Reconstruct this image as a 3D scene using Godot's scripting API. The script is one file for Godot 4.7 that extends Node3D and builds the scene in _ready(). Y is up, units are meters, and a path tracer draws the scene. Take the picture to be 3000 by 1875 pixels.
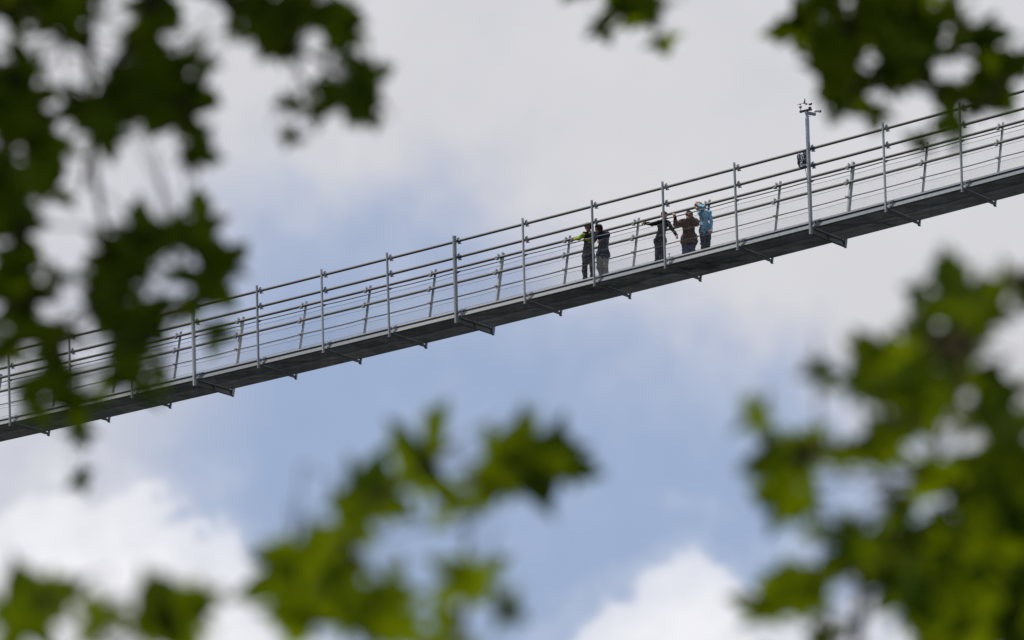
extends Node3D
# A footbridge on cables, high over a valley, seen from under maple trees.

const BAY := 2.5                 # metres between posts
const WIDE := 1.969              # between the feet of a pair of posts
const POST_LONG := 2.566
const SPLAY := 0.1302            # posts lean outwards
const DECK := 0.175              # walkway above the feet of the posts
const KERB := 0.32               # top of the edge beam
const INSET := 0.10              # edge beam inside the line of posts
const FIRST := -3
const LAST := 18
var O0 := Vector3(0.385, 35.147, -142.866)
var along := Vector3(cos(0.59203), 0, sin(0.59203))
var across := Vector3(sin(0.59203), 0, -cos(0.59203))
var lean := Vector3.UP
var M := {}
var TREE_DATA := {}
var dice_deck := RandomNumberGenerator.new()
var used := {}

func _ready() -> void:
	lean = Vector3.UP * cos(0.05387) + along * sin(0.05387)
	set_camera()
	set_sky()
	set_sun()
	make_materials()
	make_ground()
	make_bridge()
	make_station()
	make_people()
	tree_table()
	make_trees()

# ---------------------------------------------------------------- camera, sky, sun
func set_camera() -> void:
	var cam := Camera3D.new()
	cam.name = "camera"
	add_child(cam)
	cam.position = Vector3(0, 1.65, 0)
	cam.rotation.x = 0.2268928
	cam.keep_aspect = Camera3D.KEEP_HEIGHT
	cam.fov = 7.5166
	cam.near = 0.1
	cam.far = 6000.0
	var lens := CameraAttributesPhysical.new()
	lens.frustum_focal_length = 182.7
	lens.frustum_focus_distance = 146.0
	lens.frustum_near = 0.1
	lens.frustum_far = 6000.0
	lens.exposure_aperture = 4.3
	cam.attributes = lens
	cam.fov = 7.5166
	cam.current = true

func lin(r: float, g: float, b: float) -> Vector3:
	var c := Color(r / 255.0, g / 255.0, b / 255.0).srgb_to_linear()
	return Vector3(c.r, c.g, c.b)

func table(t: Array, x: float) -> float:
	if x <= t[0][0]: return t[0][1]
	for i in range(1, t.size()):
		if x <= t[i][0]:
			return lerpf(t[i - 1][1], t[i][1], (x - t[i - 1][0]) / (t[i][0] - t[i - 1][0]))
	return t[t.size() - 1][1]

var n_big := FastNoiseLite.new()
var n_mid := FastNoiseLite.new()
var n_puff := FastNoiseLite.new()
var SKY_BLUE := Vector3.ZERO
var SKY_PALE := Vector3.ZERO
var SKY_GREY := Vector3.ZERO
var SKY_WHITE := Vector3.ZERO
var BANK := [[-600, 900], [300, 640], [800, 600], [1500, 760], [2000, 900], [2300, 1060], [2500, 1230], [3000, 1550], [3600, 1800]]
var HEAP := [[-800, 1540], [0, 1500], [150, 1455], [300, 1480], [420, 1440], [560, 1480], [610, 1545], [700, 1575], [760, 1640], [830, 1720], [950, 1900], [1250, 2050], [1600, 1960], [1720, 1850], [1800, 1770], [1930, 1690], [2030, 1625], [2120, 1660], [2250, 1740], [2450, 1790], [2700, 1760], [3000, 1800], [3600, 1700]]

func air(az: float, el: float) -> Color:
	# the cloudscape: a grey veil over blue, heaps of white cumulus low down
	var d := Vector3(sin(az) * cos(el), sin(el), -cos(az) * cos(el))
	var big := n_big.get_noise_3dv(d * 100.0)
	var mid := n_mid.get_noise_3dv(d * 100.0)
	var puff := n_puff.get_noise_3dv(d * 100.0)
	var deg := rad_to_deg(el)
	# everywhere
	var veil := smoothstep(-0.3, 0.25, big + 0.3 * mid)
	var heap := smoothstep(0.05, 0.35, big * 0.5 + mid * 0.6 + puff * 0.35 - (deg - 9.0) / 60.0) * 0.9
	# the banks that stand over the bridge, by compass bearing and height
	var x := 1500.0 + rad_to_deg(az) * 249.0 * cos(el)
	var y := 937.5 - (deg - 13.0) * 249.0
	var near := smoothstep(17.0, 9.0, absf(rad_to_deg(az))) * smoothstep(12.0, 6.0, absf(deg - 13.0))
	if near > 0.0:
		var v := smoothstep(-470.0, 420.0, table(BANK, x) - y + mid * 130.0 + puff * 70.0)
		var left := smoothstep(900.0, 250.0, x + mid * 260.0 + puff * 60.0) * 0.72
		v = 1.0 - (1.0 - v) * (1.0 - left)
		v = clampf(v + puff * 0.10 + mid * 0.12, 0.03, 1.0)
		var top := y - table(HEAP, x) + mid * 60.0 + puff * 150.0
		var h := smoothstep(-20.0, 38.0, top)
		h = h * (0.74 + 0.26 * smoothstep(20.0, 260.0, top)) + 0.16 * smoothstep(-190.0, 0.0, top + puff * 80.0) * (1.0 - h)
		veil = lerpf(veil, v, near)
		heap = lerpf(heap, h, near)
	var c := SKY_BLUE.lerp(SKY_PALE, clampf(veil * 1.6, 0.0, 1.0)).lerp(SKY_GREY, smoothstep(0.35, 1.0, veil))
	c = c.lerp(SKY_WHITE, clampf(heap, 0.0, 1.0))
	c *= 1.0 + 0.035 * mid + 0.02 * puff
	if deg < 0.0:
		c = SKY_GREY * 0.5
	return Color(c.x, c.y, c.z, 1.0)

func set_sky() -> void:
	n_big.seed = 4
	n_big.frequency = 0.013
	n_big.fractal_octaves = 3
	n_mid.seed = 9
	n_mid.frequency = 0.16
	n_mid.fractal_octaves = 3
	n_puff.seed = 12
	n_puff.frequency = 0.75
	n_puff.fractal_octaves = 4
	n_puff.fractal_gain = 0.6
	SKY_BLUE = lin(155, 174, 206)
	SKY_PALE = lin(186, 194, 215)
	SKY_GREY = lin(213, 213, 218)
	SKY_WHITE = lin(240, 240, 245)
	var img := Image.create(768, 384, false, Image.FORMAT_RGBF)
	for j in 384:
		for i in 768:
			img.set_pixel(i, j, air((i + 0.5) / 768.0 * TAU if i < 384 else (i + 0.5) / 768.0 * TAU - TAU, PI / 2 - (j + 0.5) / 384.0 * PI))
	img.resize(4096, 2048, Image.INTERPOLATE_CUBIC)
	for j in range(760, 1000):
		for i in range(-190, 190):
			var w := smoothstep(190.0, 170.0, absf(i)) * smoothstep(760.0, 775.0, j) * smoothstep(1000.0, 985.0, j)
			var k := posmod(i, 4096)
			img.set_pixel(k, j, img.get_pixel(k, j).lerp(air((i + 0.5) / 4096.0 * TAU, PI / 2 - (j + 0.5) / 2048.0 * PI), w))
	var pano := PanoramaSkyMaterial.new()
	pano.panorama = ImageTexture.create_from_image(img)
	var sky := Sky.new()
	sky.sky_material = pano
	var env := Environment.new()
	env.background_mode = Environment.BG_SKY
	env.sky = sky
	env.tonemap_mode = Environment.TONE_MAPPER_LINEAR
	env.tonemap_exposure = 1.0
	env.sdfgi_enabled = true
	env.ssao_enabled = true
	env.ssil_enabled = true
	var we := WorldEnvironment.new()
	we.name = "world_environment"
	we.environment = env
	add_child(we)

func set_sun() -> void:
	var sun := DirectionalLight3D.new()
	sun.name = "sun"
	sun.light_color = Color(1.0, 0.96, 0.9)
	sun.light_energy = 1.55
	sun.light_angular_distance = 0.5
	sun.shadow_enabled = true
	add_child(sun)
	var flat := -across * 0.62 - along * 0.55
	sun.look_at_from_position(Vector3.ZERO, -(flat.normalized() * cos(deg_to_rad(54)) + Vector3.UP * sin(deg_to_rad(54))), Vector3.UP)

# ---------------------------------------------------------------- materials
func noise_tex(freq: float, a: Color, b: Color, seed_: int, octaves := 4, size := 256) -> NoiseTexture2D:
	var n := FastNoiseLite.new()
	n.seed = seed_
	n.frequency = freq
	n.fractal_octaves = octaves
	var t := NoiseTexture2D.new()
	t.width = size
	t.height = size
	t.seamless = true
	t.noise = n
	var g := Gradient.new()
	g.set_color(0, a)
	g.set_color(1, b)
	t.color_ramp = g
	return t

func mat(key: String, a: Color, b: Color, rough: float, metal: float, freq: float, scale_: float) -> StandardMaterial3D:
	# a and b are linear base colours: the surface mottles between them
	var m := StandardMaterial3D.new()
	m.resource_name = key
	m.albedo_texture = noise_tex(freq, a.linear_to_srgb(), b.linear_to_srgb(), key.hash() % 1000)
	m.uv1_triplanar = true
	m.uv1_scale = Vector3.ONE * scale_
	m.roughness = rough
	m.metallic = metal
	if metal == 0.0 and rough >= 0.6: m.metallic_specular = 0.25
	M[key] = m
	return m

func make_materials() -> void:
	mat("galvanised", Color(0.19, 0.215, 0.24), Color(0.34, 0.365, 0.395), 0.5, 0.1, 0.03, 1.3)
	mat("galvanised_grey", Color(0.16, 0.18, 0.205), Color(0.30, 0.325, 0.35), 0.55, 0.1, 0.05, 2.1)
	mat("galvanised_pale", Color(0.26, 0.277, 0.295), Color(0.43, 0.45, 0.47), 0.45, 0.1, 0.04, 1.7)
	mat("dull_steel", Color(0.12, 0.127, 0.14), Color(0.21, 0.22, 0.235), 0.5, 0.2, 0.03, 1.5)
	mat("mast_steel", Color(0.20, 0.25, 0.33), Color(0.31, 0.37, 0.45), 0.4, 0.3, 0.03, 1.3)
	mat("cable", Color(0.055, 0.055, 0.058), Color(0.10, 0.10, 0.105), 0.5, 0.1, 0.05, 3.0)
	mat("rope", Color(0.05, 0.05, 0.05), Color(0.10, 0.10, 0.10), 0.5, 0.1, 0.08, 6.0)
	mat("wire", Color(0.28, 0.29, 0.30), Color(0.42, 0.43, 0.44), 0.4, 0.3, 0.05, 3.0)
	mat("grating", Color(0.12, 0.127, 0.14), Color(0.27, 0.28, 0.305), 0.6, 0.0, 0.02, 0.35)
	mat("grating_worn", Color(0.15, 0.155, 0.168), Color(0.31, 0.32, 0.34), 0.6, 0.0, 0.03, 0.5)
	mat("black_plastic", Color(0.012, 0.012, 0.013), Color(0.03, 0.03, 0.03), 0.45, 0.0, 0.05, 4.0)
	mat("white_plastic", Color(0.66, 0.65, 0.62), Color(0.78, 0.77, 0.75), 0.35, 0.0, 0.05, 4.0)
	mat("grey_plastic", Color(0.30, 0.31, 0.32), Color(0.42, 0.43, 0.44), 0.4, 0.0, 0.05, 4.0)
	mat("blue_cable", Color(0.02, 0.07, 0.25), Color(0.04, 0.12, 0.36), 0.4, 0.0, 0.05, 4.0)
	mat("grass", Color(0.012, 0.018, 0.010), Color(0.035, 0.04, 0.026), 0.95, 0.0, 0.02, 0.05)
	mat("bark", Color(0.035, 0.028, 0.02), Color(0.10, 0.085, 0.065), 0.9, 0.0, 0.04, 4.0)
	mat("twig", Color(0.022, 0.016, 0.010), Color(0.05, 0.036, 0.024), 0.8, 0.0, 0.05, 10.0)
	mat("skin", Color(0.42, 0.24, 0.17), Color(0.52, 0.31, 0.22), 0.55, 0.0, 0.04, 5.0)
	mat("skin_tan", Color(0.22, 0.11, 0.075), Color(0.30, 0.16, 0.11), 0.55, 0.0, 0.04, 5.0)
	mat("hair_black", Color(0.006, 0.005, 0.004), Color(0.02, 0.016, 0.012), 0.6, 0.0, 0.1, 14.0)
	mat("hair_brown", Color(0.05, 0.022, 0.011), Color(0.12, 0.055, 0.03), 0.6, 0.0, 0.1, 14.0)
	mat("hair_fair", Color(0.17, 0.10, 0.05), Color(0.34, 0.22, 0.12), 0.6, 0.0, 0.1, 14.0)
	mat("black_cloth", Color(0.008, 0.008, 0.010), Color(0.022, 0.022, 0.025), 0.9, 0.0, 0.04, 4.0)
	mat("navy_cloth", Color(0.012, 0.017, 0.045), Color(0.028, 0.036, 0.08), 0.9, 0.0, 0.04, 4.0)
	mat("vest_cloth", Color(0.012, 0.016, 0.030), Color(0.026, 0.034, 0.055), 0.9, 0.0, 0.04, 4.0)
	mat("lime_cloth", Color(0.19, 0.28, 0.025), Color(0.36, 0.45, 0.06), 0.8, 0.0, 0.05, 5.0)
	mat("brown_cloth", Color(0.050, 0.020, 0.011), Color(0.14, 0.060, 0.032), 0.9, 0.0, 0.04, 4.0)
	mat("blue_cloth", Color(0.05, 0.18, 0.32), Color(0.30, 0.56, 0.72), 0.6, 0.0, 0.045, 3.5)
	mat("jeans", Color(0.022, 0.038, 0.09), Color(0.075, 0.11, 0.22), 0.9, 0.0, 0.04, 4.0)
	mat("dark_jeans", Color(0.010, 0.014, 0.03), Color(0.026, 0.034, 0.065), 0.9, 0.0, 0.04, 4.0)
	mat("pattern_cloth", Color(0.05, 0.05, 0.05), Color(0.52, 0.48, 0.44), 0.9, 0.0, 0.11, 5.0)
	mat("shoe", Color(0.02, 0.02, 0.02), Color(0.06, 0.055, 0.05), 0.6, 0.0, 0.05, 6.0)
	# leaves of one kind: young ones a little yellower, all let some light through
	for e in [["leaf_young", Color(0.034, 0.060, 0.005)], ["leaf_grown", Color(0.026, 0.052, 0.005)], ["leaf_old", Color(0.031, 0.050, 0.006)]]:
		var l := StandardMaterial3D.new()
		l.resource_name = e[0]
		l.albedo_color = (e[1] as Color).linear_to_srgb()
		l.roughness = 0.6
		l.metallic_specular = 0.15
		l.backlight_enabled = true
		l.backlight = Color(0.18, 0.25, 0.0006).linear_to_srgb()
		M[e[0]] = l

# ---------------------------------------------------------------- mesh helpers
func tri(st: SurfaceTool, a: Vector3, b: Vector3, c: Vector3, out: Vector3) -> void:
	if (a - c).cross(a - b).dot(out) < 0.0:
		var q := b
		b = c
		c = q
	st.add_vertex(a)
	st.add_vertex(b)
	st.add_vertex(c)

func quad(st: SurfaceTool, a: Vector3, b: Vector3, c: Vector3, d: Vector3, out: Vector3) -> void:
	tri(st, a, b, c, out)
	tri(st, a, c, d, out)

func begin(smooth := false) -> SurfaceTool:
	var st := SurfaceTool.new()
	st.begin(Mesh.PRIMITIVE_TRIANGLES)
	st.set_smooth_group(0 if smooth else -1)
	return st

func done(st: SurfaceTool) -> ArrayMesh:
	st.generate_normals()
	return st.commit()

func hexa(st: SurfaceTool, o: Vector3, x: Vector3, y: Vector3, z: Vector3) -> void:
	# a box centred on o with half edges x, y, z
	for s in [-1.0, 1.0]:
		quad(st, o + x * s - y - z, o + x * s + y - z, o + x * s + y + z, o + x * s - y + z, x * s)
		quad(st, o + y * s - x - z, o + y * s + x - z, o + y * s + x + z, o + y * s - x + z, y * s)
		quad(st, o + z * s - x - y, o + z * s + x - y, o + z * s + x + y, o + z * s - x + y, z * s)

func box(st: SurfaceTool, lo: Vector3, hi: Vector3) -> void:
	var e := (hi - lo) * 0.5
	hexa(st, (lo + hi) * 0.5, Vector3(e.x, 0, 0), Vector3(0, e.y, 0), Vector3(0, 0, e.z))

func tube(st: SurfaceTool, pts: Array, r0: float, r1: float, sides := 8, caps := true) -> void:
	var n := pts.size()
	var rings := []
	var side := Vector3.ZERO
	for i in n:
		var dir: Vector3 = (pts[mini(i + 1, n - 1)] - pts[maxi(i - 1, 0)]).normalized()
		if side == Vector3.ZERO:
			side = dir.cross(Vector3.UP if absf(dir.y) < 0.9 else Vector3.RIGHT).normalized()
		side = (side - dir * side.dot(dir)).normalized()
		var other := dir.cross(side)
		var r := lerpf(r0, r1, float(i) / maxf(1, n - 1))
		var ring := []
		for k in sides:
			var t := TAU * k / sides
			ring.append(pts[i] + (side * cos(t) + other * sin(t)) * r)
		rings.append(ring)
	for i in n - 1:
		for k in sides:
			var k2 := (k + 1) % sides
			quad(st, rings[i][k], rings[i][k2], rings[i + 1][k2], rings[i + 1][k], rings[i][k] + rings[i][k2] - pts[i] * 2.0)
	if caps:
		for e in [0, n - 1]:
			for k in range(1, sides - 1):
				tri(st, rings[e][0], rings[e][k], rings[e][k + 1], pts[e] - pts[1 if e == 0 else n - 2])

func extrude(st: SurfaceTool, poly: Array, a: Transform3D, b: Transform3D) -> void:
	# a closed outline (x, y) carried from frame a to frame b
	var n := poly.size()
	var flat := PackedVector2Array(poly)
	var turn := 1.0 if not Geometry2D.is_polygon_clockwise(flat) else -1.0
	for i in n:
		var p: Vector2 = poly[i]
		var q: Vector2 = poly[(i + 1) % n]
		var nrm := Vector2(q.y - p.y, p.x - q.x) * turn
		quad(st, a * Vector3(p.x, p.y, 0), a * Vector3(q.x, q.y, 0), b * Vector3(q.x, q.y, 0), b * Vector3(p.x, p.y, 0), a.basis * Vector3(nrm.x, nrm.y, 0))
	var t := Geometry2D.triangulate_polygon(flat)
	for i in range(0, t.size(), 3):
		for e in [[a, a.origin - b.origin], [b, b.origin - a.origin]]:
			var f: Transform3D = e[0]
			tri(st, f * Vector3(flat[t[i]].x, flat[t[i]].y, 0), f * Vector3(flat[t[i + 1]].x, flat[t[i + 1]].y, 0), f * Vector3(flat[t[i + 2]].x, flat[t[i + 2]].y, 0), e[1])

func put(called: String, mesh: Mesh, m: Material, parent: Node, at := Transform3D.IDENTITY) -> MeshInstance3D:
	var o := MeshInstance3D.new()
	o.name = called
	o.mesh = mesh
	o.material_override = m
	o.cast_shadow = GeometryInstance3D.SHADOW_CASTING_SETTING_ON
	o.transform = at
	parent.add_child(o, true)
	return o

func thing(called: String, label: String, category: String, at: Transform3D, group := "") -> Node3D:
	var o := Node3D.new()
	var k: int = used.get(called, 0)
	used[called] = k + 1
	o.name = called if k == 0 else "%s_%03d" % [called, k]
	add_child(o)
	o.transform = at
	o.set_meta("label", label)
	o.set_meta("category", category)
	if group: o.set_meta("group", group)
	return o

# ---------------------------------------------------------------- ground
func make_ground() -> void:
	var st := begin(true)
	var n := FastNoiseLite.new()
	n.seed = 3
	n.frequency = 0.02
	var hgt := func(x: float, z: float) -> float:
		var r := Vector2(x, z).length()
		return n.get_noise_2d(x, z) * 2.0 * smoothstep(20.0, 80.0, r) - smoothstep(30.0, 140.0, r) * 4.0
	for ring in 24:
		for s in 48:
			var r0 := 3000.0 * pow(ring / 24.0, 3.0)
			var r1 := 3000.0 * pow((ring + 1) / 24.0, 3.0)
			var q := []
			for e in [[r0, s], [r1, s], [r1, s + 1], [r0, s + 1]]:
				var t: float = TAU * (e[1] % 48) / 48.0
				var x: float = cos(t) * e[0]
				var z: float = sin(t) * e[0]
				q.append(Vector3(x, hgt.call(x, z), z))
			if ring > 0: tri(st, q[0], q[1], q[3], Vector3.UP)
			tri(st, q[1], q[2], q[3], Vector3.UP)
	var g := put("ground", done(st), M.grass, self)
	g.set_meta("kind", "structure")

# ---------------------------------------------------------------- bridge
func axis(d: float) -> Vector3:
	return O0 + along * d + Vector3.UP * (0.0802555 * d + 0.5 * 0.00086973 * d * d)

func bridge_at(d: float, over: float, up: float) -> Vector3:
	return axis(d) + across * over + lean * up - O0

func post_frame(i: int, far: bool) -> Transform3D:
	var y := (lean * cos(SPLAY) + across * sin(SPLAY) * (1.0 if far else -1.0)).normalized()
	var x := -along if far else along
	x = (x - y * x.dot(y)).normalized()
	return Transform3D(Basis(x, y, x.cross(y)), bridge_at((i - 8) * BAY, WIDE if far else 0.0, 0))

func on_post(d: float, far: bool, s: float, inside: float) -> Vector3:
	var o := -sin(SPLAY) * s + inside
	return bridge_at(d, WIDE - o if far else o, cos(SPLAY) * s)

func make_bridge() -> void:
	var root := thing("suspension_footbridge", "long steel suspension footbridge with wire net sides crossing high against the sky", "bridge", Transform3D(Basis.IDENTITY, O0))
	# --- post shapes (x along the bridge, y up the post, z outwards)
	var slim := begin()
	extrude(slim, [Vector2(-0.025, -0.036), Vector2(-0.019, -0.036), Vector2(-0.019, 0.028), Vector2(0.019, 0.028), Vector2(0.019, -0.036), Vector2(0.025, -0.036), Vector2(0.025, 0.026), Vector2(0.017, 0.034), Vector2(-0.017, 0.034), Vector2(-0.025, 0.026)], Transform3D(Basis(Vector3.RIGHT, Vector3.BACK, Vector3.UP), Vector3.ZERO), Transform3D(Basis(Vector3.RIGHT, Vector3.BACK, Vector3.UP), Vector3(0, POST_LONG - 0.03, 0)))
	for s in [-1.0, 1.0]:
		box(slim, Vector3(s * 0.022 - 0.003, POST_LONG - 0.03, -0.03), Vector3(s * 0.022 + 0.003, POST_LONG + 0.025, 0.02))
	box(slim, Vector3(-0.036, 1.42, 0.034), Vector3(0.036, 1.425, 0.037))
	box(slim, Vector3(-0.04, -0.006, -0.04), Vector3(0.04, 0.0, 0.045))
	var slim_mesh := done(slim)
	var stout := begin()
	var c := 0.007
	extrude(stout, [Vector2(-0.034, -0.066 + c), Vector2(-0.034 + c, -0.066), Vector2(0.034 - c, -0.066), Vector2(0.034, -0.066 + c), Vector2(0.034, 0.066 - c), Vector2(0.034 - c, 0.066), Vector2(-0.034 + c, 0.066), Vector2(-0.034, 0.066 - c)], Transform3D(Basis(Vector3.RIGHT, Vector3.BACK, Vector3.UP), Vector3(0, -0.085, 0)), Transform3D(Basis(Vector3.RIGHT, Vector3.BACK, Vector3.UP), Vector3(0, POST_LONG + 0.015, 0)))
	var stout_mesh := done(stout)
	var bolt := begin()
	tube(bolt, [Vector3(0, 0, 0), Vector3(0, 0, 0.008)], 0.013, 0.011, 6)
	var bolt_mesh := done(bolt)
	# --- clamp: a saddle under the cable with a lip and a strap over it
	var cl := begin()
	var ring := []
	for k in 9:
		var t := PI + PI * k / 8.0
		ring.append(Vector2(cos(t) * 0.050, sin(t) * 0.050))
	for k in 9:
		var t := TAU - PI * k / 8.0
		ring.append(Vector2(cos(t) * 0.039, sin(t) * 0.039))
	var side_on := Basis(Vector3(0, 0, -1), Vector3.UP, Vector3.RIGHT)
	extrude(cl, ring, Transform3D(side_on, Vector3(-0.03, 0, 0)), Transform3D(side_on, Vector3(0.14, 0, 0)))
	box(cl, Vector3(0.02, -0.095, -0.045), Vector3(0.15, -0.087, 0.035))
	box(cl, Vector3(0.03, -0.087, -0.006), Vector3(0.12, -0.048, 0.006))
	box(cl, Vector3(0.035, 0.034, -0.05), Vector3(0.075, 0.046, 0.05))
	box(cl, Vector3(0.02, -0.05, 0.04), Vector3(0.09, 0.085, 0.048))
	hexa(cl, Vector3(0.065, 0.08, 0.02), Vector3(0.022, 0.024, 0), Vector3(-0.005, 0.005, 0), Vector3(0, 0, 0.03))
	hexa(cl, Vector3(0.085, -0.062, -0.005), Vector3(0.055, -0.02, 0), Vector3(0.004, 0.008, 0), Vector3(0, 0, 0.04))
	box(cl, Vector3(0.035, -0.05, -0.058), Vector3(0.075, 0.075, -0.048))
	var clamp_mesh := done(cl)
	var clip := begin()
	box(clip, Vector3(-0.02, -0.022, -0.02), Vector3(0.07, 0.022, 0.02))
	box(clip, Vector3(0.0, -0.05, -0.006), Vector3(0.03, 0.02, 0.03))
	var clip_mesh := done(clip)
	# --- rod loop that ties the edge beam to a post
	var lp := begin(true)
	var path := []
	for k in 17:
		var t := TAU * k / 16.0
		path.append(Vector3(0.11 + 0.075 * cos(t) + 0.02 * sin(2 * t), 0.035 * sin(t) + 0.02 * cos(t), -0.03))
	tube(lp, path, 0.006, 0.006, 6)
	tube(lp, [Vector3(0.0, 0.03, -0.01), Vector3(0.06, 0.05, -0.03), Vector3(0.09, -0.03, -0.04), Vector3(0.17, 0.02, -0.05)], 0.006, 0.006, 6)
	tube(lp, [Vector3(0.0, 0.0, -0.01), Vector3(-0.05, -0.02, -0.03), Vector3(-0.09, 0.03, -0.05)], 0.008, 0.006, 6)
	box(lp, Vector3(-0.035, -0.03, -0.05), Vector3(0.05, -0.012, 0.02))
	var loop_mesh := done(lp)
	# --- cross beams (x along the bridge, y up, z towards the far side)
	var slim_beam := begin()
	box(slim_beam, Vector3(-0.026, 0.028, 0.0), Vector3(0.026, 0.034, WIDE))
	box(slim_beam, Vector3(-0.004, 0.034, 0.0), Vector3(0.004, 0.090, WIDE))
	box(slim_beam, Vector3(-0.026, 0.090, 0.0), Vector3(0.026, 0.096, WIDE))
	for e in [0.03, WIDE - 0.03]:
		box(slim_beam, Vector3(-0.03, -0.005, e - 0.02), Vector3(0.03, 0.028, e + 0.02))
	var slim_beam_mesh := done(slim_beam)
	var stout_beam := begin()
	box(stout_beam, Vector3(-0.055, -0.07, 0.03), Vector3(0.055, -0.06, WIDE - 0.03))
	box(stout_beam, Vector3(-0.006, -0.06, 0.03), Vector3(0.006, 0.085, WIDE - 0.03))
	box(stout_beam, Vector3(-0.055, 0.085, 0.03), Vector3(0.055, 0.095, WIDE - 0.03))
	for e in [0.08, WIDE * 0.5, WIDE - 0.08]:
		box(stout_beam, Vector3(-0.052, -0.06, e - 0.012), Vector3(-0.006, 0.085, e + 0.012))
		box(stout_beam, Vector3(0.006, -0.06, e - 0.012), Vector3(0.052, 0.085, e + 0.012))
	var stout_beam_mesh := done(stout_beam)
	var dice := RandomNumberGenerator.new()
	dice.seed = 17
	for i in range(FIRST, LAST + 1):
		var big := posmod(i, 4) == 3 and i < 10 or i == 12 or i == 16
		for far in [false, true]:
			var f := post_frame(i, far)
			f.basis = Basis(across, dice.randf_range(-0.006, 0.006)) * f.basis
			var p := put("post", stout_mesh if big else slim_mesh, [M.galvanised, M.galvanised_grey, M.galvanised_pale][dice.randi() % 3], root, f)
			for s in [0.945, 0.753]:
				put("cable_clamp", clamp_mesh, M.galvanised_grey, p, Transform3D(Basis.IDENTITY.scaled(Vector3(0.85, 1.0, 1.0)), Vector3(0.03, POST_LONG * s, -0.115 if big else -0.09)))
			put("rope_clip", clip_mesh, M.dull_steel, p, Transform3D(Basis.IDENTITY, Vector3(0.03, POST_LONG * 0.576, -0.06 if not big else -0.09)))
			put("tie_loop", loop_mesh, M.dull_steel, p, Transform3D(Basis.IDENTITY, Vector3(0.03, 0.24, -0.005)))
			if big:
				for s in [0.978, 0.94, 0.777, 0.738, 0.553]:
					put("bolt", bolt_mesh, M.black_plastic, p, Transform3D(Basis.IDENTITY, Vector3(-0.004, POST_LONG * s, 0.066)))
			else:
				put("bolt", bolt_mesh, M.dull_steel, p, Transform3D(Basis.IDENTITY, Vector3(0, 0.05, 0.034)))
		put("cross_beam", stout_beam_mesh if big else slim_beam_mesh, M.dull_steel, root, Transform3D(Basis(-along, Vector3.UP, across), bridge_at((i - 8) * BAY, 0, 0)))
	# --- edge beams, walkway panels and nets, bay by bay
	var lip := [Vector2(0, 0), Vector2(0.014, 0), Vector2(0.014, 0.054), Vector2(-0.014, 0.058), Vector2(-0.014, 0.118), Vector2(-0.085, 0.121), Vector2(-0.085, 0.154), Vector2(0.016, 0.157), Vector2(0.016, 0.196), Vector2(-0.092, 0.196), Vector2(-0.092, 0.112), Vector2(-0.022, 0.109), Vector2(-0.022, 0.008), Vector2(-0.07, 0.008), Vector2(-0.07, 0)]
	for i in range(FIRST, LAST):
		var d0 := (i - 8) * BAY
		var d1 := d0 + BAY
		for far in [false, true]:
			var st := begin()
			var outw := across if far else -across
			var e0 := bridge_at(d0 + 0.012, WIDE - INSET if far else INSET, 0.127)
			var e1 := bridge_at(d1 - 0.012, WIDE - INSET if far else INSET, 0.127)
			var b := Basis(outw, Vector3.UP, outw.cross(Vector3.UP))
			extrude(st, lip, Transform3D(b, e0), Transform3D(b, e1))
			put("edge_beam", done(st), [M.galvanised, M.galvanised_grey, M.galvanised_pale][dice.randi() % 3], root)
			make_net(root, d0, d1, far)
		make_panel(root, d0, d1)
	# --- cables
	for far in [false, true]:
		for s in [0.945, 0.753]:
			var pts := []
			for k in range(FIRST * 4 - 4, LAST * 4 + 5):
				pts.append(on_post((k / 4.0 - 8) * BAY, far, POST_LONG * s, 0.095))
			var st := begin(true)
			tube(st, pts, 0.043, 0.043, 14)
			put("main_cable", done(st), M.cable, root)
		for e in [[0.576, 0.0175, 0.055, "hand_rope", "rope"], [0.526, 0.0055, 0.03, "net_wire", "rope"], [0.40, 0.005, 0.045, "net_wire", "rope"], [0.275, 0.005, 0.06, "net_wire", "rope"]]:
			var pts := []
			for k in range(FIRST * 4 - 4, LAST * 4 + 5):
				var sag: float = -0.012 if k % 4 != 0 and e[0] > 0.5 else 0.0
				pts.append(on_post((k / 4.0 - 8) * BAY, far, POST_LONG * e[0] + sag, e[2]))
			var st := begin(true)
			tube(st, pts, e[1], e[1], 6)
			put(e[3], done(st), M[e[4]], root)

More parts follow.
